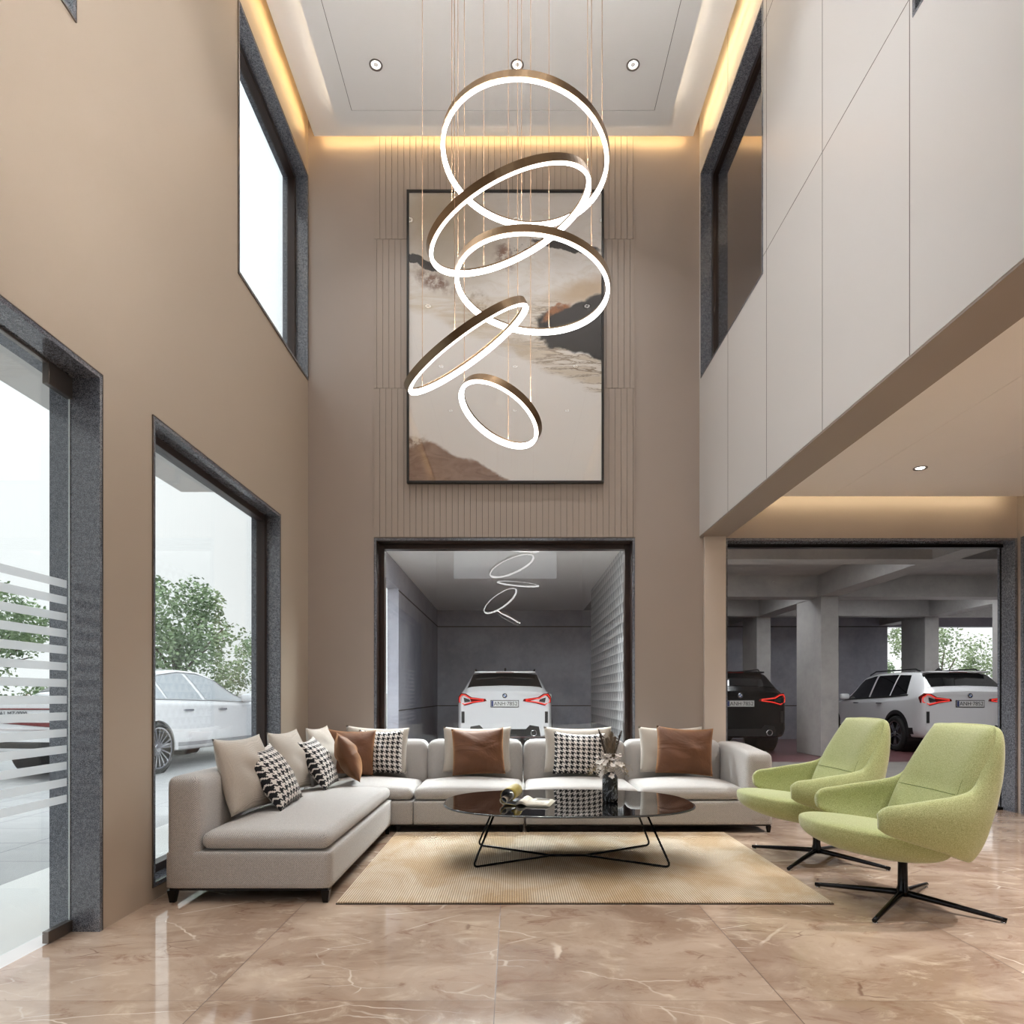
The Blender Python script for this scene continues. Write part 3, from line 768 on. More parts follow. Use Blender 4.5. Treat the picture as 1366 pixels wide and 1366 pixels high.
# ------------------------------------------------------------------ coffee table
ct = thing('coffee_table', 'oval dark glass coffee table on a thin black wire base', 'table', (.39, 4.85, .014))
TZ = .392
def sup(t_, a, b_, n_=2.6):
    c, s = cos(t_), sin(t_); return (a*math.copysign(abs(c)**(2/n_), c), b_*math.copysign(abs(s)**(2/n_), s))
poly = [sup(2*pi*i/120, .868, .613) for i in range(120)]
top = MB().prism(poly, lambda x, y: (x, y, TZ-.014), lambda x, y: (x, y, TZ)).build('table_top', M['table_glass'], ct, bevel=.004)
rim = MB().tube([(x*1.003, y*1.003, TZ-.007) for x, y in poly], .0055, 6, closed=True).build('rim', pm('glass_rim', srgb(58,62,64), .1, 0, .8), top, smooth=True)
def rounded(pts, r=.03, k=5):
    out = [Vector(pts[0])]
    for i in range(1, len(pts)-1):
        a, c, e = Vector(pts[i-1]), Vector(pts[i]), Vector(pts[i+1]); d1, d2 = (a-c).normalized(), (e-c).normalized()
        p, q = c + d1*r, c + d2*r
        for j in range(k+1):
            t_ = j/k; out.append((1-t_)**2*p + 2*t_*(1-t_)*c + t_*t_*q)
    out.append(Vector(pts[-1])); return out
wr = .0075
for sx in (-1, 1):
    for sy in (-1, 1):
        fx, fy = .655*sx, .345*sy
        pts = [(.50*sx, .24*sy, TZ-.016), (fx, fy, wr), (.13*sx, .0065*sy, wr)]
        MB().tube(rounded(pts, .045), wr, 8).build('leg', M['black_metal'], ct, smooth=True)
MB().tube([(-.14, 0, wr), (.14, 0, wr)], wr*1.25, 8).build('crossbar', M['black_metal'], ct, smooth=True)
for sx in (-1, 1): MB().tube([(.50*sx, -.24, TZ-.02), (.50*sx, .24, TZ-.02)], .006, 6).build('top_bar', M['black_metal'], ct, smooth=True)

# magazine
TT = TZ + .014
mg = thing('magazine', 'open magazine with its left half rolled up, lying on the glass table', 'magazine', (.045, 4.76, TT+.001), R(-12))
def roll(u, v):  # u along the sheet from spine leftwards, v along spine
    L = .40; s_ = u*L; r0 = .058
    if s_ < .05: return (-s_, v*.27-.13, .003 + .006*sin(s_/.05*pi/2))
    a = (s_-.05)/r0*.95; rr = r0*(1 - .055*a)
    cx0, cz0 = -.05, .009 + r0
    return (cx0 - rr*sin(a), v*.27-.13, cz0 - rr*cos(a))
MB().grid(roll, 40, 4).build('cover', M['cover'], mg, smooth=True, solid=.003)
def roll2(u, v):
    x, y, z = roll(u*.97, v); c = Vector((-.05, y, .067)); p = Vector((x, y, z))
    if x > -.05 and z < .02: return (x, y*.985, z+.003)
    return tuple(c + (p-c)*.93)
MB().grid(roll2, 40, 4).build('page', M['cover_in'], mg, smooth=True, solid=.0012)
MB().grid(lambda u, v: (-.085 + .024*cos(u*2*pi), v*.262-.127, .033 + .024*sin(u*2*pi)), 20, 2, cu=True).build('page', M['paper'], mg, smooth=True, solid=.003)
for k in range(3):
    MB().grid(lambda u, v: (u*(.235 - .008*k), v*.27-.13, .002 + .005*k + (.026+.004*k)*sin(min(1, u*3)*pi)*(1-u)*.7), 24, 2).build('page', M['paper'], mg, smooth=True, solid=.002)
pr = MB(); pr.grid(lambda u, v: (.10+u*.10, v*.05+.07, .0165 + .0125*(1-u)*.6), 4, 1); 
for q in range(5): pr.grid(lambda u, v: (.07+u*.12, v*.006-.09+q*.022, .0168 + .0135*(1-u)*.8), 4, 1)
pr.build('printing', M['print'], mg)

# vase with dried flowers
vx, vy = .687, 4.82
vs_ = thing('flower_vase', 'dark speckled cylindrical vase on the glass coffee table', 'vase', (vx, vy, TT))
MB().lathe([(0, 0), (.046, 0), (.054, .006), (.0555, .05), (.055, .15), (.052, .175), (.042, .195), (.031, .205), (.030, .213), (.025, .213), (.025, .16), (0, .16)], n=40).build('body', M['vase'], vs_, smooth=True)
bq = thing('dried_bouquet', 'dried white blossoms, dark plumes and wispy grass standing in the vase', 'flowers', (vx, vy, TT+.165))
rnd = random.Random(3)
def plume(x, dx, hgt, w_, seed_):
    b = MB(); r_ = random.Random(seed_); b.tube([(x*.2,0,0), (x, .0, .11), (x+dx*.5, .01, hgt*.7), (x+dx, .01, hgt)], .0015, 5)
    for i in range(300):
        t_ = .36 + .64*r_.random(); cxp = x*.8 + dx*max(0, (t_-.3)/.7); z = hgt*t_; a = r_.uniform(0, 2*pi); ww = w_*sin(min(1, (t_-.33)/.67)*pi*.92+.12)
        l = Vector((cos(a)*ww, sin(a)*ww, ww*1.5*r_.uniform(.6,1.3))); p = Vector((cxp, .005, z)); sdv = l.cross(Vector((0,0,1))).normalized()*.0022
        b.add([p-sdv*.7, p+sdv*.7, p+l*.7+sdv, p+l], [(0,1,2,3)])
    return b.build('plume', M['plume' if seed_ < 3 else 'plume_pale'], bq)
plume(-.018, -.066, .345, .018, 1); plume(.02, .066, .335, .02, 2); plume(0, .012, .325, .040, 3); plume(-.005, -.022, .28, .042, 4); plume(.012, .03, .29, .036, 5)
for i in range(64):
    a = rnd.uniform(0, 2*pi); rr = rnd.uniform(.02, .105); z = rnd.uniform(.05, .19) - rr*.3; p = Vector((cos(a)*rr*1.05, sin(a)*rr*.8, z)); b = MB(); sz = rnd.uniform(.017, .027)
    up = (p - Vector((0,0,.02))).normalized(); e = up.cross(Vector((.3,.2,.9))).normalized(); gq = up.cross(e)
    for k in range(5):
        t_ = 2*pi*k/5 + rnd.random(); dr = cos(t_)*e + sin(t_)*gq; tn = up.cross(dr)
        b.add([p, p+dr*sz*.6+tn*sz*.5+up*sz*.25, p+dr*sz*1.2+up*sz*.5, p+dr*sz*.6-tn*sz*.5+up*sz*.25], [(0,1,2,3)])
    b.tube([(p.x*.15, p.y*.15, .0), tuple(p)], .001, 4)
    b.build('blossom', M['flower'], bq)
for i in range(16):
    a = rnd.uniform(-.6, .6) + (0 if i % 2 else pi); L = rnd.uniform(.10, .17); b = MB(); up = rnd.uniform(.4, .9)
    pts = [(0,0,.02)]
    for k in range(1, 7):
        t_ = k/6; pts.append((cos(a)*L*t_, sin(a)*L*t_*.6, .03 + up*.12*sin(t_*2.2) - .05*t_*t_))
    b.tube(pts, [.0012]*4+[.0009]*3, 4)
    for k in range(8):
        q = Vector(pts[-1 - k % 3]); dv = Vector((rnd.uniform(-1,1), rnd.uniform(-1,1), rnd.uniform(-.6,.6)))*.018; b.add([q, q+dv+Vector((0,0,.002)), q+dv*1.1, q+dv*.5-Vector((0,0,.003))], [(0,1,2,3)])
    b.build('grass_spray', M['dry_grass'], bq)

# ------------------------------------------------------------------ green swivel armchairs (they face -X)
def catmull(P, t_):
    n_ = len(P)-1; t_ = max(0, min(n_-1e-6, t_)); i = int(t_); f_ = t_-i
    p0, p1, p2, p3 = P[max(0,i-1)], P[i], P[i+1], P[min(n_,i+2)]
    return [.5*((2*b)+(c-a)*f_+(2*a-5*b+4*c-d)*f_*f_+(3*b-a-3*c+d)*f_**3) for a, b, c, d in zip(p0, p1, p2, p3)]
def armchair(loc, label):
    o = thing('swivel_armchair', label, 'armchair', loc, 0, 'green swivel lounge chairs')
    # shell: rails from the near arm tip round the back to the far arm tip; each station gives the outer/inner/top/bottom of the wing
    # station: (x_top_out, y_top, z_top, thick, x_bot, y_bot, z_bot)
    st = [(-.325, .345, .560, .035, -.318, .340, .478),
          (-.285, .354, .592, .06, -.265, .347, .445),
          (-.19, .360, .607, .068, -.13, .345, .400),
          (-.06, .36, .628, .066, .00, .335, .360),
          (.08, .352, .650, .070, .10, .31, .325),
          (.18, .335, .690, .074, .16, .27, .300),
          (.255, .310, .800, .080, .20, .23, .285),
          (.335, .278, .945, .078, .225, .17, .275),
          (.372, .200, .992, .075, .235, .10, .272),
          (.380, .0, 1.000, .075, .238, .0, .270)]
    full = st + [(a, -b, c, d_, e_, -f_, g_) for (a, b, c, d_, e_, f_, g_) in reversed(st[:-1])]
    NS = 96; NT = 20
    def station(u): return catmull(full, u*(len(full)-1))
    def sec(u, v):
        xt, yt, zt, th, xb, yb, zb = station(u)
        top = Vector((xt, yt, zt)); bot = Vector((xb, yb, zb))
        ax = (top - bot); L = ax.length; ax = ax/L if L > 1e-6 else Vector((0,0,1))
        # outward direction: horizontal, away from seat axis
        u2 = min(1, max(0, u)); e = .004
        a = station(max(0, u-e)); c = station(min(1, u+e)); tg = Vector((c[0]-a[0], c[1]-a[1], (c[2]-a[2]))); 
        out = tg.cross(ax)
        if out.length < 1e-6: out = Vector((0,1,0))
        out.normalize()
        if out.dot(Vector((xt-(-.05), yt, 0))) < 0: out = -out
        # bulged outer face: loop round the section
        w = 2*pi*v; cz = cos(w); cx_ = sin(w)
        ly = .5 + .5*math.copysign(abs(cz)**.55, cz)
        lx = math.copysign(abs(cx_)**.75, cx_)
        belly = .035*sin(pi*ly)*min(1, L/.3)
        p = bot + ax*L*ly + out*(lx*th*.5 + belly)
        return p
    b = MB(); b.grid(lambda u, v: tuple(sec(u, v)), NS, NT*2, cv=True, uv=False)
    n2 = NT*2
    b.f.append([j for j in range(n2)]); b.uv.append([(0,0)]*n2); b.mi.append(0)
    b.f.append([NS*n2+j for j in range(n2)]); b.uv.append([(0,0)]*n2); b.mi.append(0)
    shell = b.build('shell', M['green'], o, smooth=True)
    # inner back pad
    def pad(u, v):
        y = (u*2-1); z = v
        zz = .40 + z*.575; x = .095 + .262*max(0, z)**1.05 - .045*sin(z*pi)*.6
        wid = .288 + .062*max(0, 1-z)**1.2 - .042*max(0, z)**3
        edge = (1-abs(y)**6)*(1-abs(2*z-1)**8)
        return (x - .03*(abs(y)**2.2) + .06*abs(y)**9*(1 - .85*max(0, z)**3) - .03*edge**.5 + .015, y*wid, zz)
    MB().grid(pad, 30, 30, uv=False).build('back_pad', M['green'], o, smooth=True, solid=.05)
    sm = MB()
    for sg in (-1, 1): sm.tube([Vector(pad(.5+sg*.42, k/20)) + Vector((-.027,0,0)) for k in range(8, 20)], .0016, 5)
    sm.tube([Vector(pad(k/20, .42)) + Vector((-.028,0,0)) for k in range(2, 19)], .0018, 5)
    sm.build('seam', M['seam'], o)
    # seat: plump wedge with a rounded front lip and a boat-shaped belly
    def seat(u, v):
        a = u*2*pi  # around
        n_ = 2.6
        c, s = cos(a), sin(a); X_ = math.copysign(abs(c)**(2/n_), c); Y_ = math.copysign(abs(s)**(2/n_), s)
        fx = .345 if X_ > 0 else .41
        # v from top centre (0) over rim (.5) to bottom centre (1)
        w = v*pi; zz = cos(w); rad = sin(w)**(.62 if zz > 0 else .5)
        x = -.13 + X_*fx*rad; y = Y_*.315*rad*(1 - .10*max(0, X_*rad))
        front = max(0, min(1, (-x+.22)/.76))
        rimz = .355 + .105*front
        if zz > 0: z = rimz + (.052 + .0*front)*zz**.8
        else: z = rimz - (.128 - .03*abs(front-.5))*abs(zz)**.8 - .006
        return (x, y, z)
    MB().grid(seat, 56, 28, cu=True, uv=False).build('seat', M['green'], o, smooth=True, merge=True)
    # swivel base
    MB().lathe([(0, .045), (.034, .045), (.034, .075), (.026, .10), (.024, .25), (.034, .262), (.06, .268), (0, .275)], n=28).build('column', M['black_metal'], o, smooth=True)
    for a in (45, 135, 225, 315):
        ca, sa = cos(R(a)), sin(R(a)); pts = []; rs = []
        for k in range(10):
            t_ = k/9; pts.append((ca*.475*t_, sa*.475*t_, .062 - .046*t_**1.15)); rs.append(.019 - .0075*t_)
        lg = MB().tube(pts, rs, 12).build('leg', M['black_metal'], o, smooth=True)
        MB().lathe([(0, 0), (.012, 0), (.013, .004), (0, .006)], c=(ca*.46, sa*.46, 0), n=14).build('glide', M['chrome'], lg, smooth=True)
    return o
armchair((2.165, 3.79, 0), 'light green swivel armchair on a dark star base, the one closer to the camera')
armchair((2.15, 4.83, 0), 'light green swivel armchair on a dark star base, the one beside the sofa arm')

# ------------------------------------------------------------------ garage behind
def jl(o): return o
struct(MB().box(XL-.1, 16, YB+.27, 12, -.12, -.002).build('floor_garage', M['garage_floor']))
struct(MB().box(XL-.1, 16, 12, 18.7, -.12, -.002).build('floor_parking', M['garage_red']), 'reddish parking floor')
struct(MB().box(1.9, 16, YB+T, 18.9, 3.47, 3.6).build('ceiling_garage', M['concrete']))
struct(MB().box(XL-.25, 1.9, YB+T, 18.9, 3.47, 3.6).build('ceiling_passage', M['ceil']))
struct(MB().box(XL-.2, XL, 12.1, 18.4, 0, 3.47).box(XL-.2, XL, YB+T, 12.1, 3.06, 3.47).build('wall_garage_left', M['garage_wall']))
struct(MB().box(XL-.2, 10.1, 18.4, 18.65, 0, 3.47).box(10.1, 16, 18.4, 18.65, 3.03, 3.47).build('wall_garage_back', M['garage_wall']))
struct(MB().box(10.1, 16, 18.4, 18.6, 0, 1.1).build('parapet_wall', M['garage_wall'])) if False else None
struct(MB().box(1.71, 2.02, 10.2, 14.9, 0, 3.47).build('wall_garage_right', M['mosaic']), 'grey mosaic wall panel')
struct(MB().box(1.71, 2.02, YB+T, 10.2, 2.95, 3.47).build('beam_mosaic', M['garage_wall']))
struct(MB().box(5.25, 16, YB+.02, YB+T, 0, 3.47).build('wall_garage_front', M['concrete']))
j = MB()
for z in (3.03, .90):
    j.box(XL, 10.1, 18.394, 18.4, z-.012, z+.012); j.box(XL, XL+.006, 12.1, 18.4, z-.012, z+.012)
struct(j.build('trim_5', M['groove']))
for x in (5.86, 9.9, 14.0):
    for (ya, yb) in ((12.98, 14.1), (16.4, 17.4)):
        struct(MB().box(x, x+.34, ya, yb, 0, 3.07).build('pillar', M['concrete'], bevel=.012))
    struct(MB().box(x-.02, x+.36, YB+T, 18.4, 3.06, 3.47).build('beam', M['concrete']))
for (ya, yb) in ((9.5, 9.88), (13.08, 13.5), (16.2, 16.55)):
    for xa_, xb_ in ((2.02, 5.84), (6.22, 9.88), (10.26, 13.98)): struct(MB().box(xa_, xb_, ya, yb, 3.06, 3.47).build('beam', M['concrete']))

GL = 'unseen fill light panels added under the garage ceiling'  # invented fill panels, hidden by beams and window head, brighten garage and passage
M['fill_glow'] = emis('fill_glow', (.96,.98,1,1), 15); M['fill_bright'] = emis('fill_bright', (.96,.98,1,1), 80)
for (x, y, w_) in ((-.15, 7.7, 'above the passage, nearest the back window'), (-.15, 8.9, 'above the passage, farther from the back window'), (3.9, 10.35, 'behind the first garage beam, nearest the passage'), (8, 10.35, 'behind the first garage beam, in the middle bay'), (12, 10.35, 'behind the first garage beam, in the far right bay'),
        (-.15, 14.1, 'above the roof of the white car in the passage'), (4.0, 14.1, 'above the roof of the black car'), (8.1, 14.1, 'above the white car behind the green chairs'), (12, 14.1, 'behind the second garage beam, in the far right bay')):
    if abs(x + .15) < .01 and y > 12: continue
    o = thing('fill_panel', 'added unseen fill panel ' + w_, 'ceiling light', (x, y, 3.467), 0, GL)
    MB().box(-1.03, 1.03, -.33, .33, -.03, 0).build('housing', M['plate'], o); MB().box(-1.0, 1.0, -.3, .3, -.034, -.031).build('diffuser', M['fill_glow' if x > 1 else 'fill_bright'], o)
# ------------------------------------------------------------------ outdoors
struct(MB().box(-60, XL-.14, -30, 80, -.2, -.01).box(XL-.14, 60, 18.9, 80, -.2, -.01).build('ground', M['paving']))
struct(MB().box(-3.0, XL-T, -6, 6.18, 3.0, 3.18).build('canopy', M['canopy']), 'white canopy slab above the entrance')
tag(MB().box(-16, -3, 26, 26.2, 0, 1.25).build('boundary_wall', M['slab']), 'low pale boundary wall behind the parked cars', 'wall', kind='structure')
tag(MB().box(9, 20, 22, 22.2, 0, 1.75).build('boundary_wall', M['slab']), 'low pale boundary wall beyond the garage', 'wall', kind='structure')

def crown_mesh(name, seed, n=9000, w=2.6, h=3.4, mat='leaf'):
    r_ = random.Random(seed); b = MB(); blobs = [(r_.uniform(-w, w)*.62, r_.uniform(-w, w)*.62, r_.uniform(-.55, .5)*h, r_.uniform(.5, .95)) for _ in range(24)]
    for i in range(n):
        bx, by, bz_, br = blobs[i % len(blobs)]; d_ = Vector((r_.gauss(0,1), r_.gauss(0,1), r_.gauss(0,.8))).normalized()*br*r_.uniform(.55, 1.05)
        p = Vector((bx, by, bz_)) + d_; a = Vector((r_.gauss(0,1), r_.gauss(0,1), r_.gauss(0,.5)-.3)).normalized(); s_ = a.cross(Vector((r_.gauss(0,1), r_.gauss(0,1), r_.gauss(0,1)))).normalized()
        L = r_.uniform(.10, .17); W = L*.3
        b.add([p, p+a*L*.5+s_*W, p+a*L, p+a*L*.5-s_*W], [(0,1,2,3)])
    return b
def tree(x, y, zc, label, seed, mat, sc=1.0, n=9000, grp='trees outside the windows'):
    o = thing('leafy_tree', label, 'tree', (x, y, -.01), random.Random(seed).uniform(0, 6), grp)
    cr = crown_mesh('crown', seed, n).build('crown', M[mat], o); cr.location = (0,0,zc); cr.scale = (sc, sc, sc)
    r_ = random.Random(seed+50); b = MB(); b.tube([(0,0,0), (.05,.02,zc*.4), (0,.05,zc*.8), (.1,0,zc*1.1)], [.13*sc,.11*sc,.08*sc,.05*sc], 8)
    for k in range(6):
        a = r_.uniform(0, 6.28); b.tube([(0,.03,zc*.6), (cos(a)*.5*sc, sin(a)*.5*sc, zc*.85), (cos(a)*1.3*sc, sin(a)*1.3*sc, zc*1.05+r_.uniform(-.3,.5))], [.05*sc,.035*sc,.02*sc], 6)
    b.build('trunk', M['bark'], o, smooth=True)
tree(-8.6, 17.5, 2.55, 'leafy tree behind the white sedan, its crown left in the side window', 1, 'leaf', .85)
tree(-7.85, 22.3, 2.05, 'smaller rounded tree at the right edge of the side window', 2, 'leaf_b', .62)
tree(-13.3, 17.0, 2.3, 'green tree above the car with the red light bar', 3, 'leaf', .78)
tree(-16.5, 18.5, 2.6, 'green tree partly outside the entrance glass, beyond the car with red lights', 4, 'leaf_b', .85)
tree(15.6, 25, 2.15, 'pale green tree seen past the garage columns, on the right', 5, 'leaf_b', .8)
tree(15.6, 30, 1.6, 'low bushy tree seen past the garage columns above the white car', 6, 'leaf', .62)

# ------------------------------------------------------------------ cars
def lin(S, y):
    if y <= S[0][0]: return S[0]
    for a, b_ in zip(S, S[1:]):
        if y <= b_[0]:
            t_ = (y-a[0])/(b_[0]-a[0]); t_ = t_ if (b_[0]-a[0]) < .15 else t_
            return tuple(p + (q-p)*t_ for p, q in zip(a, b_))
    return S[-1]
def smoothlin(S, y, k=.09):
    L = [lin(S, min(S[-1][0], max(S[0][0], y + d_*k))) for d_ in (-1, -.5, 0, .5, 1)]; wt = (.12, .22, .32, .22, .12)
    return tuple(sum(w_*l[i] for w_, l in zip(wt, L)) for i in range(len(S[0])))
def bpt(S, y, t_, side=1):
    """t: 0 underside centre .. 8 roof centre"""
    e = min(1, (y - S[0][0])/.1, (S[-1][0]-y)/.1); q = smoothlin(S, y, .09*max(0, e))
    _, w, zb, belt, roof, wt = q
    mid = zb + (belt-zb)*.45
    P = [(0, zb), (.80*w, zb), (.985*w, zb+.10), (w, mid), (.995*w, belt-.14), (.955*w, belt), (wt + .01, max(belt+.005, roof-.075)), (.80*wt, roof-.012), (0, roof+.012)]
    x, z = catmull(P, t_)
    return Vector((side*x, y, z))
def car_body(S, mat, parent, holes=()):
    b = MB(); ys = []; 
    L0, L1 = S[0][0], S[-1][0]; n_ = 84
    for i in range(n_+1):
        t_ = i/n_; ys.append(L0 + (L1-L0)*(.5-.5*cos(pi*t_))*.6 + (L1-L0)*t_*.4)
    tn = 40; rows = []
    for y in ys: rows.append([bpt(S, y, 8*k/tn, 1) for k in range(tn+1)] + [bpt(S, y, 8*k/tn, -1) for k in range(tn-1, 0, -1)])
    W = len(rows[0]); vs = [p for r_ in rows for p in r_]; fs = []
    for i in range(n_):
        for k in range(W): k2 = (k+1) % W; fs.append((i*W+k, i*W+k2, (i+1)*W+k2, (i+1)*W+k))
    def cut(f):
        c_ = sum((vs[i] for i in f), Vector())/len(f)
        return abs(c_.x) > .62 and any(hypot(c_.y-yw, c_.z-zw) < rw for yw, zw, rw in holes)
    fs = [f for f in fs if not cut(f)]
    fs.append(tuple(range(W-1, -1, -1))); fs.append(tuple(n_*W+k for k in range(W)))
    b.add(vs, fs); return _sm(b.build('body', mat, parent))
def _sm(o):
    for p in o.data.polygons: p.use_smooth = len(p.vertices) <= 4
    return o
def patch(S, quad, mat, name, parent, side=1, off=.006, nu=14, nv=8, th=0.0):
    """quad: ((y,t) x4) bl, br, tr, tl"""
    b = MB()
    def fn(u, v):
        a = [quad[0][i]*(1-u)*(1-v) + quad[1][i]*u*(1-v) + quad[2][i]*u*v + quad[3][i]*(1-u)*v for i in (0,1)]
        p = bpt(S, a[0], a[1], side); du = bpt(S, a[0]+.01, a[1], side)-p; dv = bpt(S, a[0], min(8, a[1]+.02), side)-bpt(S, a[0], max(0, a[1]-.02), side)
        n_ = du.cross(dv)
        if n_.length > 1e-9: n_.normalize()
        if n_.dot(p - Vector((0, p.y, .7))) < 0: n_ = -n_
        return tuple(p + n_*off)
    b.grid(fn, nu, nv, uv=False); return b.build(name, mat, parent, smooth=True)
def rearglass(S, ya, yb, mat, parent, t0=6.5):
    b = MB()
    def fn(u, v):
        y = ya + (yb-ya)*v; s_ = u*2-1; t_ = 8 - (8-t0)*abs(s_); p = bpt(S, y, t_, 1 if s_ >= 0 else -1)
        return (p.x, p.y-.008, p.z+.004)
    b.grid(fn, 24, 10, uv=False); return b.build('rear_window', mat, parent, smooth=True)
def wheel(x, y, r, parent, out, spokes=5, rimr=.72, thin=False):
    b = MB(); w_ = .115; s_ = 1 if out > 0 else -1
    b.lathe([(r*rimr, -w_), (r*.94, -w_), (r, -w_*.7), (r, w_*.7), (r*.94, w_), (r*rimr, w_)], c=(x, y, r), n=36, axis='x', close=True)
    t = b.build('wheel', M['tire'], parent, smooth=True)
    rb = MB(); rb.lathe([(r*rimr, .02), (r*rimr, .115), (r*(rimr-.05), .112), (r*(rimr-.08), .03)], c=(0,0,0), n=36, axis='x', close=True)
    n_ = spokes*(1 if thin else 2)
    for k in range(n_):
        a = 2*pi*k/n_ + (0 if thin else (.16 if k % 2 else -.16)); d1 = Vector((0, cos(a), sin(a))); d2 = Vector((0, -sin(a), cos(a))); hw_ = .010 if thin else .022
        p0, p1 = d1*r*.12, d1*r*(rimr-.04)
        vs = [p0-d2*hw_*1.2, p0+d2*hw_*1.2, p1+d2*hw_, p1-d2*hw_]
        rb.add([v+Vector((.06,0,0)) for v in vs] + [v+Vector((.095,0,0)) for v in vs], [(0,3,2,1),(4,5,6,7),(0,1,5,4),(1,2,6,5),(2,3,7,6),(3,0,4,7)])
    rb.lathe([(0, .06), (r*.17, .06), (r*.15, .105), (0, .108)], n=20, axis='x')
    rb.v = [(x + s_*p[0], y + p[1], r + p[2]) for p in rb.v]
    rb.build('rim', M['chrome'], t)
    dk = MB().lathe([(0, .0), (r*rimr, .0), (r*rimr, .02), (0, .02)], c=(x + s_*.01, y, r), n=28, axis='x'); dk.build('brake', M['plastic'], t)
def arch(S, y, r, parent, side, zc=.37, lip=None):
    xs = bpt(S, y, 3.0, 1).x; N = 40; b = MB(); vs = []
    for i in range(N+1):
        a = pi*(-.04 + 1.08*i/N)
        for (rr, xx) in ((r-.02, xs-.02), (r-.01, xs+.014), (r+.065, xs+.012), (r+.07, xs-.04)): vs.append((side*xx, y + cos(a)*rr, max(.2, zc + sin(a)*rr)))
    fs = [(i*4+k, i*4+(k+1) % 4, i*4+4+(k+1) % 4, i*4+4+k) for i in range(N) for k in range(4)] + [(3,2,1,0), (N*4, N*4+1, N*4+2, N*4+3)]
    b.add(vs, fs); o = b.build('wheel_arch', lip or M['plastic'], parent)
    w = MB().lathe([(0, .52), (r, .52), (r, xs-.01)], n=36, axis='x'); w.v = [(side*p[0], y+p[1], zc+p[2]) for p in w.v]; w.f = w.f[:-1]; w.uv = w.uv[:-1]; w.mi = w.mi[:-1]
    w.build('wheel_well', M['plastic'], o)
def text(body, size, loc, rot, mat, parent, name='lettering', ext=.001, al='CENTER'):
    c = bpy.data.curves.new(name, 'FONT'); c.body = body; c.size = size; c.align_x = al; c.align_y = 'CENTER'; c.extrude = ext; c.materials.append(mat)
    t0 = bpy.data.objects.new('tmp', c); COL.objects.link(t0); dg = bpy.context.evaluated_depsgraph_get()
    me = bpy.data.meshes.new_from_object(t0.evaluated_get(dg)); bpy.data.objects.remove(t0)
    o = bpy.data.objects.new(name, me); COL.objects.link(o); o.parent = parent; o.location = loc; o.rotation_euler = rot; return o

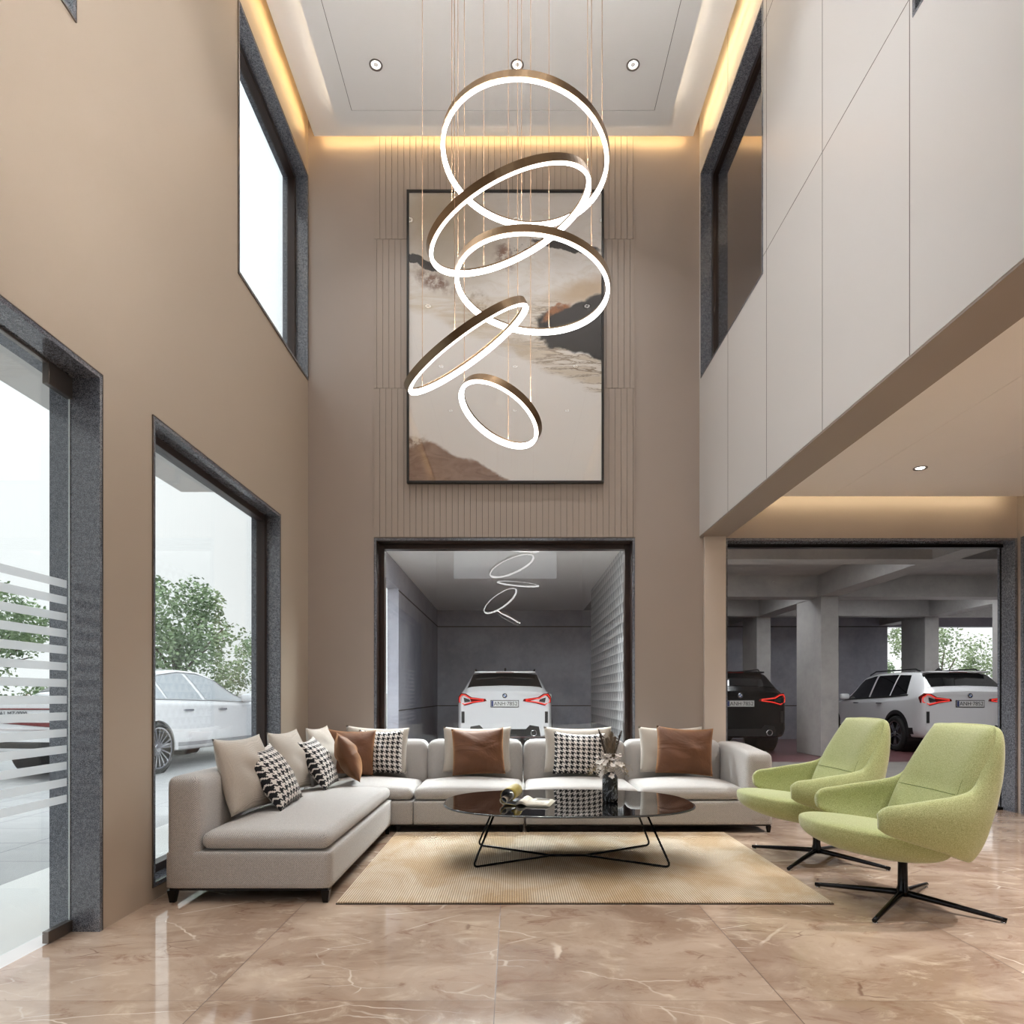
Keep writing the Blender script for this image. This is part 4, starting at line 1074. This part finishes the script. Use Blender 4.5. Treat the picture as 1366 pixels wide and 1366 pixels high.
SUV = [(0, .86, .36, 1.16, 1.24, .80), (.05, .915, .33, 1.18, 1.28, .80), (.12, .945, .31, 1.18, 1.33, .79), (.46, .95, .30, 1.16, 1.61, .69), (.62, .95, .29, 1.15, 1.66, .67),
       (1.25, .95, .27, 1.12, 1.685, .66), (2.2, .95, .27, 1.09, 1.68, .665), (2.75, .95, .27, 1.07, 1.60, .67), (3.35, .95, .27, 1.05, 1.20, .74), (3.5, .945, .27, 1.03, 1.12, .80),
       (4.35, .92, .28, .95, .99, .74), (4.6, .84, .32, .84, .90, .66), (4.7, .72, .36, .70, .76, .55)]
def suv(loc, rz, paint, label, group):
    o = thing('parked_car', label, 'car', loc, rz, group); S = SUV
    car_body(S, paint, o, [(.92, .38, .45), (3.78, .38, .45)])
    rearglass(S, .15, .50, M['car_glass'], o, 6.35)
    for sd_ in (-1, 1):
        patch(S, ((.62,5.15),(1.22,5.08),(1.22,6.0),(.80,6.0)), M['car_glass'], 'side_window', o, sd_)
        patch(S, ((1.27,5.08),(2.05,5.08),(2.05,6.02),(1.27,6.02)), M['car_glass'], 'side_window', o, sd_)
        patch(S, ((2.12,5.08),(3.22,5.05),(2.66,6.0),(2.12,6.02)), M['car_glass'], 'side_window', o, sd_)
        patch(S, ((.55,5.02),(3.35,5.0),(3.35,5.09),(.55,5.12)), M['plastic'], 'window_trim', o, sd_, off=.008)
        patch(S, ((.3,1.9),(4.3,1.9),(4.3,2.45),(.3,2.45)), M['plastic'], 'sill_cladding', o, sd_, off=.006)
        for yh in (1.45, 2.45): MB().box(sd_*.955, sd_*.985, yh, yh+.2, .99, 1.015).build('door_handle', M['chrome'], o, bevel=.004)
        for yw in (.92, 3.78):
            arch(S, yw, .42, o, sd_, .38); wheel(sd_*.87, yw, .37, o, sd_)
        MB().tube([(sd_*.60, .62, 1.665), (sd_*.62, .75, 1.715), (sd_*.62, 2.3, 1.72), (sd_*.60, 2.6, 1.645)], .016, 8).build('roof_rail', M['black_metal'], o, smooth=True)
        mr = soft(MB(), sd_*1.0-.11, sd_*1.0+.11, 2.98, 3.12, 1.08, 1.22, r=.05, n=6).build('mirror', paint, o, smooth=True, merge=True)
        # tail lamp
        def ry(x): return max(0, (abs(x)-.86)/.085*.12) if abs(x) > .86 else 0
        out = [(.925,1.02),(.93,1.14),(.87,1.215),(.77,1.205),(.66,1.135),(.38,1.10),(.36,1.055),(.62,1.015),(.80,.965)]
        tl = MB().prism(out, lambda x, z: (sd_*x, ry(x)-.016, z), lambda x, z: (sd_*x, ry(x)+.05, z)).build('tail_lamp', M['lamp_red'], o)
        inn = [(.905,1.04),(.905,1.125),(.855,1.185),(.785,1.175),(.69,1.115),(.42,1.088),(.42,1.062),(.64,1.035),(.80,.99)]
        MB().tube([(sd_*x, ry(x)-.02, z) for x, z in inn], .0105, 6, closed=True).build('light_tube', M['glow_red'], tl, smooth=True)
        MB().prism([(.80,1.03),(.82,1.13),(.70,1.09),(.68,1.05)], lambda x, z: (sd_*x, -.022, z), lambda x, z: (sd_*x, 0, z)).build('lamp_core', M['plastic'], tl)
        MB().box(sd_*.80, sd_*.86, -.01, .05, .62, .85).build('air_slot', M['plastic'], o, bevel=.006)
        MB().lathe([(.045, -.01), (.06, -.03), (.065, .05), (.045, .05)], c=(sd_*.58, -.0, .42), n=20, axis='y', close=True).build('exhaust', M['chrome'], o, smooth=True)
    MB().prism([(-.72,.35),(.72,.35),(.68,.55),(.5,.58),(.42,.5),(-.42,.5),(-.5,.58),(-.68,.55)], lambda x, z: (x, -.012, z), lambda x, z: (x, .05, z)).build('rear_diffuser', M['plastic'], o)
    soft(MB(), -.62, .62, .36, .66, 1.625, 1.668, r=.02, n=6).build('spoiler', paint, o, smooth=True, merge=True)
    MB().box(-.18, .18, .352, .365, 1.635, 1.648).build('brake_light', M['lamp_red'], o)
    pl = MB().box(-.27, .27, -.02, .0, .945, 1.065).build('number_plate', M['plate'], o, bevel=.004)
    MB().box(-.282, .282, -.014, .002, .933, 1.077).build('plate_frame', M['plastic'], o, bevel=.004)
    MB().prism([(.85, 1.66), (1.12, 1.66), (1.10, 1.70), (.98, 1.755), (.90, 1.70)], lambda y, z: (-.02, y, z), lambda y, z: (.02, y, z)).build('antenna_fin', M['plastic'], o)
    MB().box(-.265, -.225, -.023, -.02, .95, 1.06).build('plate_band', pm('plate_blue', srgb(40,56,110), .4), pl)
    text('ANH\u00b77852', .106, (.018, -.0215, 1.003), (R(90),0,0), M['ink'], pl)
    # round emblem
    eb = MB().lathe([(0, -.006), (.042, -.006), (.05, -.002), (.05, .004), (0, .004)], c=(0, -.012, 1.165), n=28, axis='y').build('emblem', M['chrome'], o, smooth=True)
    q = MB()
    for k in range(4):
        pts = [(0, 0)] + [(.030*cos(k*pi/2 + i*pi/12), .030*sin(k*pi/2 + i*pi/12)) for i in range(7)]
        q.prism(pts, lambda x, z: (x, -.0205, 1.165+z), lambda x, z: (x, -.0185, 1.165+z), mi=k % 2)
    q.build('emblem_quarters', [M['plate'], pm('emblem_blue', srgb(70,110,170), .3)], eb)
    rg_ = MB().lathe([(.030, -.0065), (.043, -.0065), (.043, -.004), (.030, -.004)], c=(0, -.0135, 1.165), n=28, axis='y', close=True).build('emblem_ring', M['ink'], eb)
    return o
SVG = 'parked cars in the garage'
suv((-.16, 13.6, 0), 0, M['car_white'], 'white sport utility car seen square from behind through the back window', SVG)
suv((4.57, 13.7, 0), 0, M['car_black'], 'black sport utility car with glowing red tail lights, partly cut off by the pilaster', SVG)
suv((9.04, 13.5, 0), 0, M['car_white'], 'white sport utility car showing its side and tail behind the green chairs', SVG)

SED = [(0, .80, .40, .92, 1.00, .70), (.06, .88, .36, .96, 1.03, .72), (.2, .93, .33, .99, 1.06, .72), (.62, .95, .30, 1.01, 1.10, .70), (1.0, .955, .28, 1.02, 1.28, .62), (1.45, .955, .27, 1.02, 1.45, .59), (2.0, .955, .26, 1.01, 1.50, .585),
       (2.6, .955, .26, 1.0, 1.485, .585), (3.0, .955, .26, .99, 1.40, .60), (3.75, .95, .26, .97, 1.07, .70), (3.9, .945, .26, .95, 1.02, .76), (4.75, .92, .28, .86, .92, .72), (5.0, .84, .32, .76, .83, .62), (5.12, .70, .38, .64, .70, .5)]
def sedan(loc, rz, label, bar=False, sc=1.0, multi=True):
    o = thing('parked_car', label, 'car', loc, rz); o.scale = (sc, sc, sc); S = SED; pale = M['car_glass_pale']
    car_body(S, M['car_white'], o, [(1.02, .36, .42), (4.15, .36, .42)])
    rearglass(S, .72, 1.36, M['car_glass'], o, 6.6)
    for sd_ in (-1, 1):
        patch(S, ((1.0,5.12),(1.28,5.08),(1.34,5.86),(1.30,5.80)), pale, 'side_window', o, sd_)
        patch(S, ((1.32,5.08),(2.18,5.06),(2.10,6.02),(1.40,5.95)), pale, 'side_window', o, sd_)
        patch(S, ((2.27,5.06),(3.56,5.04),(2.98,5.95),(2.20,6.02)), pale, 'side_window', o, sd_)
        fr_ = [(.97,5.07),(1.6,5.03),(2.3,5.02),(3.0,5.01),(3.6,5.0),(3.3,5.55),(3.0,6.02),(2.5,6.1),(2.0,6.1),(1.5,6.04),(1.26,5.86)]
        MB().tube([bpt(S, a, t_, sd_) + Vector((sd_*.008,0,.002)) for a, t_ in fr_], .009, 6, closed=True).build('window_trim', M['chrome'], o, smooth=True)
        for yh in (1.62, 2.55): MB().box(sd_*.952, sd_*.982, yh, yh+.22, .86, .885).build('door_handle', M['chrome'], o, bevel=.004)
        for yw in (1.02, 4.15):
            arch(S, yw, .39, o, sd_, .36, M['car_white']); wheel(sd_*.865, yw, .36, o, sd_, 18 if multi else 5, .80, multi)
        patch(S, ((.4,1.9),(4.6,1.9),(4.6,2.2),(.4,2.2)), M['chrome'], 'sill_strip', o, sd_, off=.006)
        soft(MB(), sd_*1.03-.11, sd_*1.03+.11, 3.28, 3.42, .98, 1.12, r=.05, n=6).build('mirror', M['car_white'], o, smooth=True, merge=True)
        MB().tube([(sd_*.9, 3.40, .99), (sd_*1.0, 3.36, 1.02)], .02, 6).build('mirror_stalk', M['plastic'], o, smooth=True)
    def ry(x): return max(0, (abs(x)-.78)/.15*.2) if abs(x) > .78 else 0
    xs = [-.90+1.8*i/36 for i in range(37)]
    if bar:
        MB().tube([(x, ry(x)-.006, .915) for x in xs], .012, 6).build('light_bar', M['lamp_red'], o)
        MB().prism([(x, .665 - .015*(1-(x/.9)**2)) for x in xs] + [(x, .745 + .01*(x/.9)**2) for x in reversed(xs)], lambda x, z: (x, ry(x)-.012, z), lambda x, z: (x, ry(x)+.03, z)).build('reflector_band', M['lamp_red'], o)
        for sd_ in (-1, 1): MB().prism([(.80,.925),(.89,.925),(.875,.80),(.84,.80)], lambda x, z: (sd_*x, ry(x)-.014, z), lambda x, z: (sd_*x, ry(x)+.02, z)).build('tail_lamp', M['lamp_red'], o)
        text('QJ\u00b7A1 MZ\u00b70000', .075, (-.34, -.012, .855), (R(90),0,0), M['ink'], o)
        MB().box(-.5, .5, -.01, .05, .42, .50).build('rear_diffuser', M['plastic'], o)
    else:
        for sd_ in (-1, 1): MB().prism([(.55,.80),(.92,.82),(.92,.93),(.60,.90)], lambda x, z: (sd_*x, ry(x)-.012, z), lambda x, z: (sd_*x, ry(x)+.03, z)).build('tail_lamp', M['lamp_red'], o)
        MB().box(-.26, .26, -.014, .0, .62, .73).build('number_plate', M['plate'], o)
    return o
ca, sa = cos(R(-7)), sin(R(-7)); sc_ = 1.08
wx, wy = .98*sc_, 1.02*sc_
sedan((-5.28 - (ca*wx - sa*wy), 10.2 - (sa*wx + ca*wy), -.01), R(-7), 'white sedan with a red rear light bar and multi-spoke wheels parked outside the left windows', True, sc_)

# ------------------------------------------------------------------ sky
W = bpy.data.worlds.new('sky'); SC.world = W; W.use_nodes = True; X.nt = W.node_tree; nt = X.nt
bg = nt.nodes['Background']
_, _, zz = sepxyz(coords('Generated'))
up = sstep(zz, .15, 1.0)
col = xmix(up, (1.0, 1.0, 1.0, 1), (.90, .95, 1.0, 1))
put(bg.inputs[0], col); put(bg.inputs[1], up*1.4 + 1.2)

# ------------------------------------------------------------------ camera
cam = bpy.data.cameras.new('camera'); co = bpy.data.objects.new('camera', cam); COL.objects.link(co)
co.location = (0, 0, H); co.rotation_euler = (R(90), 0, 0)
cam.sensor_width = 36; cam.sensor_fit = 'HORIZONTAL'; cam.lens = 36*F/1366
cam.shift_x = -(CX-683)/1366; cam.shift_y = (CY-683)/1366
cam.clip_start = .05; cam.clip_end = 300
SC.camera = co
SC.view_settings.view_transform = 'Standard'; SC.view_settings.look = 'None'; SC.view_settings.gamma = 1; SC.view_settings.exposure = 0
SC.cycles.max_bounces = 12; SC.cycles.diffuse_bounces = 5; SC.cycles.glossy_bounces = 6; SC.cycles.transparent_max_bounces = 24; SC.cycles.caustics_reflective = False
SC.cycles.sample_clamp_indirect = 6
